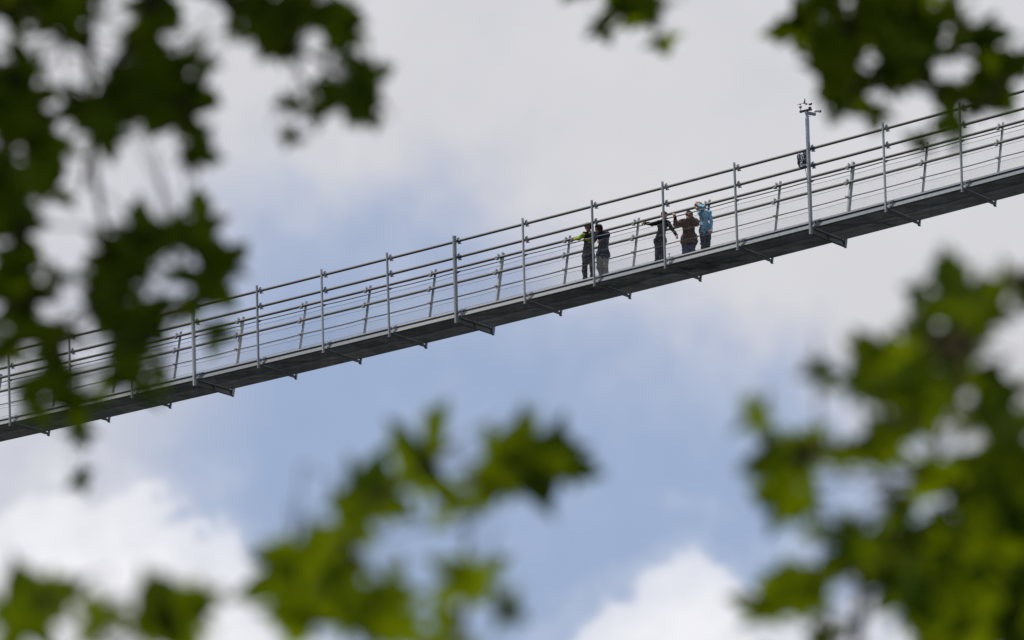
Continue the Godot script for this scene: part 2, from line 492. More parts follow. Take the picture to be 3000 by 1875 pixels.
func make_net(root: Node3D, d0: float, d1: float, far: bool) -> void:
	# a diamond net of thin wires between the top net wire and the edge beam
	var st := begin()
	var lo := func(d: float) -> Vector3: return bridge_at(d, WIDE - INSET + 0.0 if far else INSET - 0.0, KERB + 0.006)
	var hi := func(d: float) -> Vector3: return on_post(d, far, POST_LONG * 0.526, 0.03)
	var step := 0.042
	var reach := 0.46          # how far a wire runs along the bridge while it rises
	var n := int((BAY + reach) / step) + 1
	var r := 0.0011
	for k in n:
		for way in [0, 1]:
			var a := k * step - reach
			var t0 := 0.0
			var t1 := 1.0
			if a < 0.0: t0 = -a / reach
			if a + reach > BAY: t1 = (BAY - a) / reach
			if t1 - t0 < 0.03: continue
			var x0 := a + reach * t0
			var x1 := a + reach * t1
			if way == 1:
				x0 = BAY - x0
				x1 = BAY - x1
			var p0: Vector3 = (lo.call(d0 + x0) as Vector3).lerp(hi.call(d0 + x0), t0)
			var p1: Vector3 = (lo.call(d0 + x1) as Vector3).lerp(hi.call(d0 + x1), t1)
			var dir := (p1 - p0).normalized()
			var s1 := dir.cross(across).normalized()
			var s2 := dir.cross(s1)
			var c := []
			for q in 3:
				c.append((s1 * cos(TAU * q / 3.0) + s2 * sin(TAU * q / 3.0)) * r)
			for q in 3:
				quad(st, p0 + c[q], p0 + c[(q + 1) % 3], p1 + c[(q + 1) % 3], p1 + c[q], c[q] + c[(q + 1) % 3])
	var o := put("wire_net", done(st), M.wire, root)
	o.set_meta("kind", "stuff")

func make_panel(root: Node3D, d0: float, d1: float) -> void:
	# walkway grating: a frame with stringers, and upright bars across it
	var a := INSET + 0.03
	var b := WIDE - INSET - 0.03
	for part in 3:
		var e0 := lerpf(d0, d1, part / 3.0) + (0.03 if part == 0 else 0.005)
		var e1 := lerpf(d0, d1, (part + 1) / 3.0) - (0.03 if part == 2 else 0.005)
		var st := begin()
		for o in [a, a + 0.45, (a + b) * 0.5, b - 0.45, b]:
			var p := (bridge_at(e0, o, DECK - 0.021) + bridge_at(e1, o, DECK - 0.021)) * 0.5
			hexa(st, p, (bridge_at(e1, o, DECK - 0.02) - bridge_at(e0, o, DECK - 0.02)) * 0.5, Vector3(0, 0.019, 0), across * 0.003)
		var tone: StandardMaterial3D = [M.grating, M.grating, M.grating_worn][dice_deck.randi() % 3]
		var frame := put("deck_panel", done(st), tone, root)
		var gr := begin()
		var n := 31
		for k in n + 1:
			var d := lerpf(e0, e1, float(k) / n)
			var p := (bridge_at(d, a, DECK - 0.02) + bridge_at(d, b, DECK - 0.02)) * 0.5
			hexa(gr, p, along * 0.0022, Vector3(0, 0.021, 0), across * (b - a) * 0.5)
		var g := put("grating", done(gr), tone, frame)
		g.set_meta("kind", "stuff")

# ---------------------------------------------------------------- weather station on its post
func lathe(st: SurfaceTool, foot: Vector3, up: Vector3, prof: Array, sides := 12) -> void:
	# prof: [radius, height] pairs, one solid of revolution
	var x := up.cross(Vector3(0.3, 0.2, 0.9)).normalized()
	var z := up.cross(x)
	for i in prof.size() - 1:
		for k in sides:
			var q := []
			for e in [[i, k], [i, k + 1], [i + 1, k + 1], [i + 1, k]]:
				var t: float = TAU * (e[1] % sides) / sides
				q.append(foot + up * prof[e[0]][1] + (x * cos(t) + z * sin(t)) * prof[e[0]][0])
			var out: Vector3 = q[0] + q[1] + q[2] + q[3] - 4.0 * foot
			out -= up * out.dot(up)
			if out.length() < 0.0001: out = up
			if absf(prof[i + 1][1] - prof[i][1]) < 0.0001: out = up * (1.0 if prof[i + 1][0] < prof[i][0] else -1.0)
			quad(st, q[0], q[1], q[2], q[3], out)

func make_station() -> void:
	var f := post_frame(12, false)
	f.origin += O0
	var foot := f * Vector3(0, POST_LONG + 0.019, 0)
	var root := thing("weather_station", "wind vane and cup anemometer on a tall steel mast above the railing", "weather station", Transform3D(f.basis, foot))
	var st := begin()
	var c := 0.006
	var flat := Basis(Vector3.RIGHT, Vector3.BACK, Vector3.UP)
	var ring := [Vector2(-0.033, -0.064 + c), Vector2(-0.033 + c, -0.064), Vector2(0.033 - c, -0.064), Vector2(0.033, -0.064 + c), Vector2(0.033, 0.064 - c), Vector2(0.033 - c, 0.064), Vector2(-0.033 + c, 0.064), Vector2(-0.033, 0.064 - c)]
	extrude(st, ring, Transform3D(flat, Vector3.ZERO), Transform3D(flat, Vector3(0, 0.73, 0)))
	var mast := put("mast", done(st), M.mast_steel, root)
	var bolt := begin()
	tube(bolt, [Vector3(0, 0, 0), Vector3(0, 0, 0.008)], 0.013, 0.011, 6)
	var bolt_mesh := done(bolt)
	for y in [0.05, 0.14, 0.56, 0.67]:
		put("bolt", bolt_mesh, M.black_plastic, mast, Transform3D(Basis.IDENTITY, Vector3(-0.006, y, 0.064)))
	st = begin()
	box(st, Vector3(-0.024, 0.731, -0.05), Vector3(0.022, 0.835, 0.04))
	box(st, Vector3(-0.036, 0.775, -0.13), Vector3(0.036, 0.788, -0.05))
	put("neck", done(st), M.mast_steel, root)
	st = begin()
	extrude(st, [Vector2(-0.038, 0.0), Vector2(-0.028, -0.012), Vector2(0.028, -0.012), Vector2(0.038, 0.0), Vector2(0.038, 0.066), Vector2(0.03, 0.074), Vector2(-0.03, 0.074), Vector2(-0.038, 0.066)], Transform3D(Basis.IDENTITY, Vector3(0, 0.848, 0.06)), Transform3D(Basis.IDENTITY, Vector3(0, 0.848, -0.46)))
	var arm := put("arm", done(st), M.dull_steel, root)
	st = begin()
	var up := Vector3(-0.05, 1, 0).normalized()
	hexa(st, Vector3(-0.02, 0.945, 0.03), Vector3(0.2, 0.022, 0), Vector3(0, 0.02, 0), Vector3(0, 0.01, 0.03))
	hexa(st, Vector3(-0.10, 0.918, 0.035), Vector3(0.075, 0.008, 0), Vector3(0, 0.012, 0), Vector3(0, 0, 0.022))
	put("sensor_bar", done(st), M.black_plastic, root)
	# vane
	var vane := Node3D.new()
	vane.name = "wind_vane"
	root.add_child(vane)
	vane.position = Vector3(-0.19, 0.945, 0.03)
	st = begin(true)
	lathe(st, Vector3.ZERO, up, [[0.0, 0.0], [0.018, 0.0], [0.018, 0.085], [0.012, 0.09], [0.012, 0.175], [0.0, 0.176]])
	put("stem", done(st), M.white_plastic, vane)
	st = begin(true)
	lathe(st, Vector3.ZERO, up, [[0.02, 0.095], [0.043, 0.1], [0.046, 0.12], [0.040, 0.142], [0.019, 0.146]])
	lathe(st, Vector3.ZERO, up, [[0.014, 0.176], [0.022, 0.182], [0.022, 0.205], [0.012, 0.225], [0.0, 0.226]])
	put("collar", done(st), M.black_plastic, vane)
	st = begin()
	tube(st, [Vector3(-0.11, 0.192, 0.03), Vector3(0.09, 0.235, -0.03)], 0.007, 0.006, 6)
	extrude(st, [Vector2(0.07, 0.215), Vector2(0.135, 0.20), Vector2(0.15, 0.25), Vector2(0.142, 0.36), Vector2(0.125, 0.365), Vector2(0.1, 0.27)], Transform3D(Basis.IDENTITY, Vector3(0, 0, -0.03)), Transform3D(Basis.IDENTITY, Vector3(0, 0, -0.036)))
	put("tail_fin", done(st), M.black_plastic, vane)
	# cups
	var cups := Node3D.new()
	cups.name = "anemometer"
	root.add_child(cups)
	cups.position = Vector3(0.12, 0.975, 0.03)
	st = begin(true)
	lathe(st, Vector3.ZERO, up, [[0.0, 0.0], [0.016, 0.0], [0.016, 0.12], [0.0, 0.121]])
	put("stem", done(st), M.white_plastic, cups)
	st = begin(true)
	lathe(st, Vector3.ZERO, up, [[0.017, 0.02], [0.043, 0.024], [0.046, 0.045], [0.040, 0.066], [0.017, 0.07]])
	lathe(st, Vector3.ZERO, up, [[0.012, 0.12], [0.024, 0.125], [0.022, 0.16], [0.0, 0.175]])
	put("collar", done(st), M.black_plastic, cups)
	for k in 3:
		var t := TAU * k / 3.0 + 0.5
		var d := Vector3(cos(t), 0.0, sin(t))
		st = begin(true)
		var h := up * 0.15
		tube(st, [h, h + d * 0.075], 0.005, 0.005, 5)
		lathe(st, h + d * 0.095 - Vector3(-d.z, 0, d.x) * 0.02, Vector3(-d.z, 0, d.x), [[0.0, 0.042], [0.018, 0.036], [0.028, 0.015], [0.030, 0.0], [0.027, 0.0], [0.016, 0.032], [0.0, 0.038]], 10)
		put("cup", done(st), M.black_plastic, cups)
	# camera on the arm
	var cam_at := f * Vector3(0.02, POST_LONG + 0.019 + 0.95, -0.43)
	var eye := thing("security_camera", "small white bullet camera at the end of the mast arm", "camera", Transform3D(f.basis, cam_at))
	var aim := Vector3(0.35, -0.02, -0.9).normalized()
	st = begin(true)
	lathe(st, Vector3(0, 0.03, 0), aim, [[0.0, -0.02], [0.03, -0.015], [0.036, 0.0], [0.036, 0.17], [0.0, 0.171]], 14)
	put("housing", done(st), M.white_plastic, eye)
	st = begin(true)
	lathe(st, Vector3(0, 0.03, 0), aim, [[0.0365, 0.172], [0.039, 0.165], [0.039, 0.215], [0.028, 0.216], [0.026, 0.2], [0.0, 0.199]], 14)
	put("lens_hood", done(st), M.black_plastic, eye)
	st = begin()
	tube(st, [Vector3(0, -0.03, -0.01), Vector3(0.0, 0.02, 0.0), aim * 0.03 + Vector3(0, 0.01, 0)], 0.012, 0.012, 6)
	put("bracket", done(st), M.white_plastic, eye)
	# bundle of cables with a drum, hung between the two upper cables
	var reel := thing("cable_drum", "round drum with looped black and blue cables beside the mast post", "cable drum", Transform3D(f.basis, f * Vector3(-0.24, 2.14, -0.03)))
	st = begin(true)
	var face := Vector3(-0.25, -0.1, 1).normalized()
	var fx := face.cross(Vector3.UP).normalized()
	var fy := fx.cross(face)
	var loop := []
	for k in 25: loop.append((fx * cos(TAU * k / 24.0) + fy * sin(TAU * k / 24.0)) * 0.098 + Vector3(0, 0.02, 0.03))
	tube(st, loop, 0.009, 0.009, 6)
	lathe(st, Vector3(0, 0.02, 0.0), face, [[0.0, -0.05], [0.07, -0.05], [0.07, 0.02], [0.0, 0.021]], 18)
	put("drum", done(st), M.grey_plastic, reel)
	st = begin()
	for k in 4:
		var t := PI * k / 4.0 + 0.3
		var d := (fx * cos(t) + fy * sin(t)) * 0.095
		hexa(st, Vector3(0, 0.02, 0.03), d, face * 0.004, d.cross(face).normalized() * 0.006)
	put("spokes", done(st), M.white_plastic, reel)
	st = begin()
	box(st, Vector3(-0.13, 0.215, -0.05), Vector3(0.30, 0.232, -0.035))
	box(st, Vector3(-0.14, -0.155, -0.05), Vector3(0.30, -0.14, -0.035))
	box(st, Vector3(0.02, -0.155, -0.062), Vector3(0.17, 0.23, -0.052))
	put("bracket", done(st), M.dull_steel, reel)
	var rng := RandomNumberGenerator.new()
	rng.seed = 8
	for k in 16:
		st = begin(true)
		var pts := []
		var cx := rng.randf_range(-0.04, 0.06)
		var cy := rng.randf_range(-0.1, 0.05)
		var rx := rng.randf_range(0.06, 0.14)
		var ry := rng.randf_range(0.09, 0.19)
		var t0 := rng.randf_range(0, TAU)
		for q in 17:
			var t := t0 + TAU * 0.9 * q / 16.0
			pts.append(Vector3(cx + rx * cos(t), cy + ry * sin(t) + 0.03 * sin(3 * t), 0.01 + 0.04 * sin(t * 2.0 + k)))
		tube(st, pts, 0.012 if k < 10 else 0.008, 0.010, 6)
		put("cable_loop", done(st), M.blue_cable if k % 4 == 3 else M.black_plastic, reel)
	st = begin(true)
	tube(st, [Vector3(0.05, -0.1, 0.0), Vector3(0.10, -0.2, 0.02), Vector3(0.18, -0.6, 0.04), Vector3(0.19, -1.4, 0.05), Vector3(0.2, -1.9, 0.02)], 0.009, 0.009, 6)
	put("down_cable", done(st), M.black_plastic, reel)

# ---------------------------------------------------------------- people
func blob(st: SurfaceTool, bones: Array, cell: float, k: float, rough := 0.0, seed_ := 0) -> void:
	# joins tapered capsules [a, b, ra, rb] smoothly and skins the field with surface nets
	var lo := Vector3.ONE * 1e9
	var hi := -lo
	for b in bones:
		for e in [[b[0], b[2]], [b[1], b[3]]]:
			lo = lo.min(e[0] - Vector3.ONE * (e[1] + cell * 2.5))
			hi = hi.max(e[0] + Vector3.ONE * (e[1] + cell * 2.5))
	var n := Vector3i(((hi - lo) / cell).ceil()) + Vector3i.ONE
	var val := PackedFloat32Array()
	val.resize(n.x * n.y * n.z)
	val.fill(1.0)
	for b in bones:
		var a: Vector3 = b[0]
		var ba: Vector3 = b[1] - a
		var bb := maxf(ba.length_squared(), 1e-8)
		var r0: float = b[2]
		var r1: float = b[3]
		var pad := maxf(r0, r1) + k * 0.6 + cell * 2.0
		var i0 := Vector3i(((a.min(b[1]) - Vector3.ONE * pad - lo) / cell).floor()).clamp(Vector3i.ZERO, n - Vector3i.ONE)
		var i1 := Vector3i(((a.max(b[1]) + Vector3.ONE * pad - lo) / cell).ceil()).clamp(Vector3i.ZERO, n - Vector3i.ONE)
		for z in range(i0.z, i1.z + 1):
			for y in range(i0.y, i1.y + 1):
				var row := (z * n.y + y) * n.x
				for x in range(i0.x, i1.x + 1):
					var pa := lo + Vector3(x, y, z) * cell - a
					var h := clampf(pa.dot(ba) / bb, 0.0, 1.0)
					var d := (pa - ba * h).length() - lerpf(r0, r1, h)
					var o := val[row + x]
					var m := maxf(k - absf(o - d), 0.0) / k
					val[row + x] = minf(o, d) - m * m * k * 0.25
	if rough > 0.0:
		var fn := FastNoiseLite.new()
		fn.seed = seed_
		fn.frequency = 9.0
		fn.fractal_octaves = 2
		for z in n.z:
			for y in n.y:
				for x in n.x:
					var q := (z * n.y + y) * n.x + x
					if absf(val[q]) < rough + cell * 2.0:
						var p := lo + Vector3(x, y * 1.6, z) * cell
						val[q] += fn.get_noise_3dv(p) * rough
	var index := {}
	var verts := PackedVector3Array()
	var off := [0, 1, n.x, n.x + 1, n.x * n.y, n.x * n.y + 1, n.x * n.y + n.x, n.x * n.y + n.x + 1]
	var edges := [[0, 1], [0, 2], [0, 4], [1, 3], [1, 5], [2, 3], [2, 6], [4, 5], [4, 6], [3, 7], [5, 7], [6, 7]]
	for z in n.z - 1:
		for y in n.y - 1:
			for x in n.x - 1:
				var q := (z * n.y + y) * n.x + x
				var v0 := val[q]
				if v0 > cell * 3.0 or v0 < -cell * 3.0: continue
				var neg := 0
				for e in 8:
					if val[q + off[e]] < 0.0: neg += 1
				if neg == 0 or neg == 8: continue
				var sum := Vector3.ZERO
				var count := 0
				for e in edges:
					var va := val[q + off[e[0]]]
					var vb := val[q + off[e[1]]]
					if (va < 0.0) != (vb < 0.0):
						var t := va / (va - vb)
						var pa := Vector3(e[0] & 1, (e[0] >> 1) & 1, e[0] >> 2)
						var pb := Vector3(e[1] & 1, (e[1] >> 1) & 1, e[1] >> 2)
						sum += pa.lerp(pb, t)
						count += 1
				index[q] = verts.size()
				verts.append(lo + (Vector3(x, y, z) + sum / count) * cell)
	var sx := [1, n.x, n.x * n.y]
	var ax := [Vector3.RIGHT, Vector3.UP, Vector3.BACK]
	for q in index:
		var v0 := val[q]
		for e in 3:
			var v1 := val[q + sx[e]]
			if (v0 < 0.0) == (v1 < 0.0): continue
			var s1: int = sx[(e + 1) % 3]
			var s2: int = sx[(e + 2) % 3]
			if index.has(q - s1) and index.has(q - s2) and index.has(q - s1 - s2):
				quad(st, verts[index[q]], verts[index[q - s1]], verts[index[q - s1 - s2]], verts[index[q - s2]], ax[e] * (1.0 if v0 < 0.0 else -1.0))

func skin_mesh(list: Array) -> ArrayMesh:
	# list of [bones, cell, blend, rough]
	var st := begin(true)
	for e in list:
		blob(st, e[0], e[1], e[2], e[3], 5)
	st.generate_normals()
	return st.commit()

func hand_bones(w: Vector3, dir: Vector3, curl: Vector3) -> Array:
	# palm, four curled fingers of unequal length and a thumb from the side of the palm
	var d := dir.normalized()
	var c := (curl - d * curl.dot(d)).normalized()
	var s := d.cross(c)
	var b := [[w, w + d * 0.03, 0.024, 0.026]]
	var spread := [-0.033, -0.011, 0.011, 0.031]
	var longs := [0.062, 0.074, 0.070, 0.055]
	for k in 4:
		var root: Vector3 = w + d * 0.085 + s * spread[k]
		b.append([w + d * 0.02 + s * spread[k] * 0.7, root, 0.016, 0.011])
		var j: Vector3 = root + (d * 0.6 + c * 0.8).normalized() * longs[k] * 0.5
		b.append([root, j, 0.0095, 0.009])
		var j2: Vector3 = j + (c * 0.95 - d * 0.25).normalized() * longs[k] * 0.35
		b.append([j, j2, 0.009, 0.0085])
		b.append([j2, j2 + (c * 0.5 - d * 0.85).normalized() * longs[k] * 0.3, 0.0085, 0.008])
	var tb := w + d * 0.028 - s * 0.03
	var t1 := tb + (d * 0.6 - s * 0.6 + c * 0.5).normalized() * 0.04
	b.append([tb, t1, 0.0125, 0.0105])
	b.append([t1, t1 + (d * 0.6 + c * 0.7 + s * 0.2).normalized() * 0.034, 0.0105, 0.009])
	return b

func make_person(at: Array, label: String, j: Dictionary, look: Vector3, wear: Dictionary, bulk := 1.0) -> Node3D:
	var origin := bridge_at(at[0], at[1], DECK) + O0
	for part in j:
		if j[part] is Vector3 and not part.begins_with("ank") and not part.begins_with("curl"):
			j[part] += Vector3(0, 0.075 if part.begins_with("knee") else 0.145, 0)
	var root := thing("person", label, "person", Transform3D(Basis(along, Vector3.UP, -across), origin), "people leaning on the bridge railing")
	var f := look.normalized()
	var r := f.cross(Vector3.UP).normalized()
	var u := r.cross(f)
	var h: Vector3 = j.head
	# head with brow, nose, jaw and ears
	var head := [[h - f * 0.03 + u * 0.035, h + f * 0.012 + u * 0.035, 0.083, 0.08], [h - u * 0.0, h + f * 0.028 - u * 0.06, 0.07, 0.055], [h + f * 0.05 - u * 0.075, h + f * 0.052 - u * 0.085, 0.036, 0.03], [h + f * 0.078 + u * 0.012, h + f * 0.1 - u * 0.022, 0.012, 0.015], [h + f * 0.074 - u * 0.055 - r * 0.02, h + f * 0.074 - u * 0.055 + r * 0.02, 0.011, 0.011], [h + f * 0.068 + u * 0.03 - r * 0.035, h + f * 0.068 + u * 0.03 + r * 0.035, 0.016, 0.016]]
	for s in [-1.0, 1.0]:
		head.append([h + r * s * 0.078 + u * 0.012, h + r * s * 0.082 - u * 0.025, 0.016, 0.011])
	head.append([h - u * 0.05 - f * 0.01, j.neck, 0.052, 0.056])
	var body := []
	for s in ["L", "R"]:
		body.append_array([[j["sh" + s], j["el" + s], 0.042, 0.034], [j["el" + s], j["ha" + s], 0.034, 0.025], [j["hip" + s], j["knee" + s], 0.065, 0.046], [j["knee" + s], j["ank" + s], 0.044, 0.034], [j["ank" + s], j["ank" + s] + Vector3(0, -0.045, 0.09), 0.034, 0.028], [j.neck, j["sh" + s], 0.05, 0.045], [j.chest, j["sh" + s], 0.09, 0.05], [j.waist, j["hip" + s], 0.09, 0.08]])
	body.append_array([[j.neck, j.chest, 0.055, 0.10], [j.chest, j.waist, 0.10, 0.095]])
	var hands := []
	for s in ["L", "R"]:
		hands.append([hand_bones(j["ha" + s], (j["ha" + s] as Vector3) - j["el" + s], j.get("curl" + s, Vector3(0, -0.6, 0.4))), 0.005, 0.008, 0.0])
	put("body", skin_mesh([[head, 0.007, 0.025, 0.0], [body, 0.018, 0.04, 0.0]] + hands), M[wear.skin], root)
	for s in [-1.0, 1.0]:
		var st := begin(true)
		lathe(st, h + f * 0.072 + u * 0.008 + r * s * 0.031, f, [[0.011, 0.0], [0.008, 0.008], [0.0, 0.011]], 8)
		put("eye", done(st), M.black_plastic, root)
	# hair
	var hair := [[h - f * 0.045 + u * 0.045, h + f * 0.02 + u * 0.062, 0.092, 0.08], [h - f * 0.05 + u * 0.01, h - f * 0.05 - u * wear.get("hair_long", 0.03), 0.08, 0.065]]
	if wear.get("hair_long", 0.03) > 0.08:
		for s in [-1.0, 1.0]:
			hair.append([h + r * s * 0.07 + u * 0.03 - f * 0.01, h + r * s * 0.075 - u * 0.13 - f * 0.02, 0.035, 0.03])
	put("hair", skin_mesh([[hair, 0.011, 0.03, 0.012]]), M[wear.hair], root)
	# clothes: jacket body, sleeves, trousers, shoes
	var t: float = bulk
	var torso := [[j.chest, j.waist, 0.128 * t, 0.125 * t], [j.neck, j.chest, 0.07, 0.125 * t]]
	for s in ["L", "R"]:
		torso.append([j.chest, j["sh" + s], 0.11 * t, 0.068 * t])
		torso.append([j.neck - Vector3(0, 0.03, 0), j["sh" + s], 0.055, 0.062 * t])
		torso.append([j.waist, (j["hip" + s] as Vector3) - Vector3(0, wear.get("hem", 0.04), 0), 0.115 * t, 0.112 * t])
	put("jacket", skin_mesh([[torso, 0.015, 0.05, 0.022]]), M[wear.jacket], root)
	for s in ["L", "R"]:
		var e: Vector3 = j["el" + s]
		var w: Vector3 = j["ha" + s]
		var arm := [[j["sh" + s], e, 0.066 * t, 0.052 * t], [e, w - (w - e).normalized() * 0.01, 0.052 * t, 0.041]]
		put("sleeve", skin_mesh([[arm, 0.012, 0.03, 0.02]]), M[wear.sleeve], root)
	var legs := []
	for s in ["L", "R"]:
		legs.append_array([[j["hip" + s], j["knee" + s], 0.097 * t, 0.07 * t], [j["knee" + s], (j["ank" + s] as Vector3) + Vector3(0, 0.0, 0), 0.07 * t, 0.062]])
	legs.append([j.hipL, j.hipR, 0.105 * t, 0.105 * t])
	legs.append([((j.hipL as Vector3) + j.hipR) * 0.5, j.waist, 0.11 * t, 0.105 * t])
	put("trousers", skin_mesh([[legs, 0.015, 0.035, 0.022]]), M[wear.legs], root)
	for s in ["L", "R"]:
		var a: Vector3 = j["ank" + s]
		put("shoe", skin_mesh([[[[a + Vector3(0, -0.03, -0.03), a + Vector3(0, -0.035, 0.06), 0.044, 0.045], [a + Vector3(0, -0.035, 0.06), a + Vector3(0, -0.045, 0.14), 0.045, 0.034]], 0.012, 0.03, 0.0]]), M.shoe, root)
	return root

func make_people() -> void:
	var v := func(a: float, b: float, c: float) -> Vector3: return Vector3(a, b, c)
	make_person([1.883, 0.60], "person in a dark vest with lime yellow sleeves and black trousers gripping the rope", {
		"head": v.call(0.335, 1.60, 0.52), "neck": v.call(0.31, 1.46, 0.43), "chest": v.call(0.23, 1.29, 0.31), "waist": v.call(0.10, 1.03, 0.15),
		"shL": v.call(0.17, 1.41, 0.46), "elL": v.call(0.10, 1.26, 0.66), "haL": v.call(-0.01, 1.21, 0.77), "shR": v.call(0.41, 1.42, 0.29), "elR": v.call(0.44, 1.15, 0.42), "haR": v.call(0.36, 1.17, 0.70),
		"hipL": v.call(-0.01, 0.84, 0.11), "hipR": v.call(0.13, 0.84, 0.02), "kneeL": v.call(-0.05, 0.48, 0.12), "kneeR": v.call(0.19, 0.47, 0.05), "ankL": v.call(-0.07, 0.085, 0.02), "ankR": v.call(0.10, 0.085, -0.07)},
		Vector3(-0.55, -0.35, 0.75), {"skin": "skin_tan", "hair": "hair_black", "jacket": "vest_cloth", "sleeve": "lime_cloth", "legs": "black_cloth"}, 1.12)
	make_person([2.395, 0.60], "person in a navy jacket and grey patterned trousers hugging the post", {
		"head": v.call(0.15, 1.47, 0.45), "neck": v.call(0.19, 1.36, 0.35), "chest": v.call(0.19, 1.20, 0.25), "waist": v.call(0.10, 0.97, 0.11),
		"shL": v.call(0.12, 1.30, 0.44), "elL": v.call(0.075, 1.10, 0.56), "haL": v.call(0.03, 1.26, 0.62), "shR": v.call(0.31, 1.33, 0.20), "elR": v.call(0.31, 1.08, 0.24), "haR": v.call(0.23, 1.08, 0.45),
		"hipL": v.call(-0.02, 0.80, 0.10), "hipR": v.call(0.13, 0.79, 0.0), "kneeL": v.call(-0.04, 0.45, 0.12), "kneeR": v.call(0.11, 0.44, 0.02), "ankL": v.call(0.04, 0.085, 0.0), "ankR": v.call(0.11, 0.085, -0.10)},
		Vector3(-0.85, -0.15, 0.5), {"skin": "skin_tan", "hair": "hair_black", "hair_long": 0.1, "jacket": "navy_cloth", "sleeve": "navy_cloth", "legs": "pattern_cloth", "hem": 0.06}, 1.14)
	make_person([4.293, 0.70], "person all in black with arms spread wide along the rope", {
		"head": v.call(0.56, 1.39, 0.53), "neck": v.call(0.46, 1.29, 0.42), "chest": v.call(0.36, 1.13, 0.31), "waist": v.call(0.20, 0.92, 0.14),
		"shL": v.call(0.30, 1.25, 0.43), "elL": v.call(0.20, 1.16, 0.65), "haL": v.call(0.10, 1.17, 0.86), "shR": v.call(0.56, 1.23, 0.30), "elR": v.call(0.72, 1.0, 0.32), "haR": v.call(0.90, 0.78, 0.38),
		"hipL": v.call(0.04, 0.80, 0.09), "hipR": v.call(0.19, 0.81, 0.0), "kneeL": v.call(0.03, 0.46, 0.07), "kneeR": v.call(0.15, 0.46, 0.0), "ankL": v.call(-0.07, 0.085, 0.0), "ankR": v.call(0.08, 0.085, -0.10)},
		Vector3(0.15, -0.3, 0.9), {"skin": "skin", "hair": "hair_brown", "jacket": "black_cloth", "sleeve": "black_cloth", "legs": "dark_jeans"})
	var shooter := make_person([5.143, 0.95], "person in a bulky dark brown jacket and blue jeans holding a camera to the eye", {
		"head": v.call(0.55, 1.24, 0.71), "neck": v.call(0.45, 1.14, 0.57), "chest": v.call(0.34, 1.02, 0.42), "waist": v.call(0.21, 0.81, 0.19),
		"shL": v.call(0.24, 1.09, 0.58), "elL": v.call(0.13, 1.0, 0.80), "haL": v.call(0.25, 1.19, 1.05), "shR": v.call(0.56, 1.11, 0.38), "elR": v.call(0.75, 0.96, 0.62), "haR": v.call(0.68, 1.17, 0.82),
		"hipL": v.call(0.04, 0.73, 0.10), "hipR": v.call(0.22, 0.74, 0.0), "kneeL": v.call(0.03, 0.43, 0.10), "kneeR": v.call(0.18, 0.43, 0.0), "ankL": v.call(-0.08, 0.085, 0.0), "ankR": v.call(0.12, 0.085, -0.12)},
		Vector3(0.1, -0.15, 0.97), {"skin": "skin", "hair": "hair_brown", "hair_long": 0.1, "jacket": "brown_cloth", "sleeve": "brown_cloth", "legs": "jeans", "hem": 0.1}, 1.42)
	make_person([5.880, 0.80], "person in a light blue jacket with one arm raised to shade the eyes", {
		"head": v.call(-0.01, 1.47, 0.34), "neck": v.call(0.04, 1.35, 0.24), "chest": v.call(0.07, 1.18, 0.16), "waist": v.call(0.05, 0.93, 0.08),
		"shL": v.call(0.05, 1.27, 0.34), "elL": v.call(0.29, 1.37, 0.48), "haL": v.call(0.08, 1.47, 0.49), "shR": v.call(0.19, 1.31, 0.04), "elR": v.call(0.26, 1.03, 0.05), "haR": v.call(0.31, 0.78, 0.13),
		"hipL": v.call(-0.02, 0.80, 0.10), "hipR": v.call(0.11, 0.81, -0.05), "kneeL": v.call(-0.02, 0.45, 0.07), "kneeR": v.call(0.08, 0.45, -0.05), "ankL": v.call(-0.05, 0.085, 0.0), "ankR": v.call(0.07, 0.085, -0.10), "curlL": Vector3(0, -1, 0.2)},
		Vector3(-0.55, -0.1, 0.8), {"skin": "skin", "hair": "hair_fair", "jacket": "blue_cloth", "sleeve": "blue_cloth", "legs": "dark_jeans"}, 0.98)
	# what they hold and what stands by them
	var frame := shooter.transform
	var cm := thing("photo_camera", "black camera held up by the person in brown", "camera", Transform3D(frame.basis, frame * Vector3(0.60, 1.38, 0.86)))
	var st := begin()
	box(st, Vector3(-0.065, -0.045, -0.03), Vector3(0.065, 0.04, 0.03))
	box(st, Vector3(-0.025, 0.04, -0.025), Vector3(0.025, 0.06, 0.025))
	put("camera_body", done(st), M.black_plastic, cm)
	st = begin(true)
	lathe(st, Vector3(0, 0, 0.03), Vector3(0, 0, 1), [[0.034, 0.0], [0.036, 0.02], [0.036, 0.07], [0.028, 0.071], [0.026, 0.06], [0.0, 0.059]], 14)
	put("lens", done(st), M.black_plastic, cm)
	var foot := bridge_at(5.02, INSET + 0.03, KERB + 0.005) + O0
	var bt := thing("bottle", "small white bottle with black cap standing on the deck edge", "bottle", Transform3D(Basis(along, Vector3.UP, -across), foot))
	st = begin(true)
	lathe(st, Vector3.ZERO, Vector3(0.18, 1, 0).normalized(), [[0.0, 0.0], [0.028, 0.0], [0.03, 0.02], [0.03, 0.09], [0.018, 0.115], [0.0, 0.116]], 12)
	put("flask", done(st), M.white_plastic, bt)
	st = begin(true)
	lathe(st, Vector3.ZERO, Vector3(0.18, 1, 0).normalized(), [[0.019, 0.11], [0.022, 0.114], [0.022, 0.15], [0.0, 0.152]], 12)
	put("cap", done(st), M.black_plastic, bt)
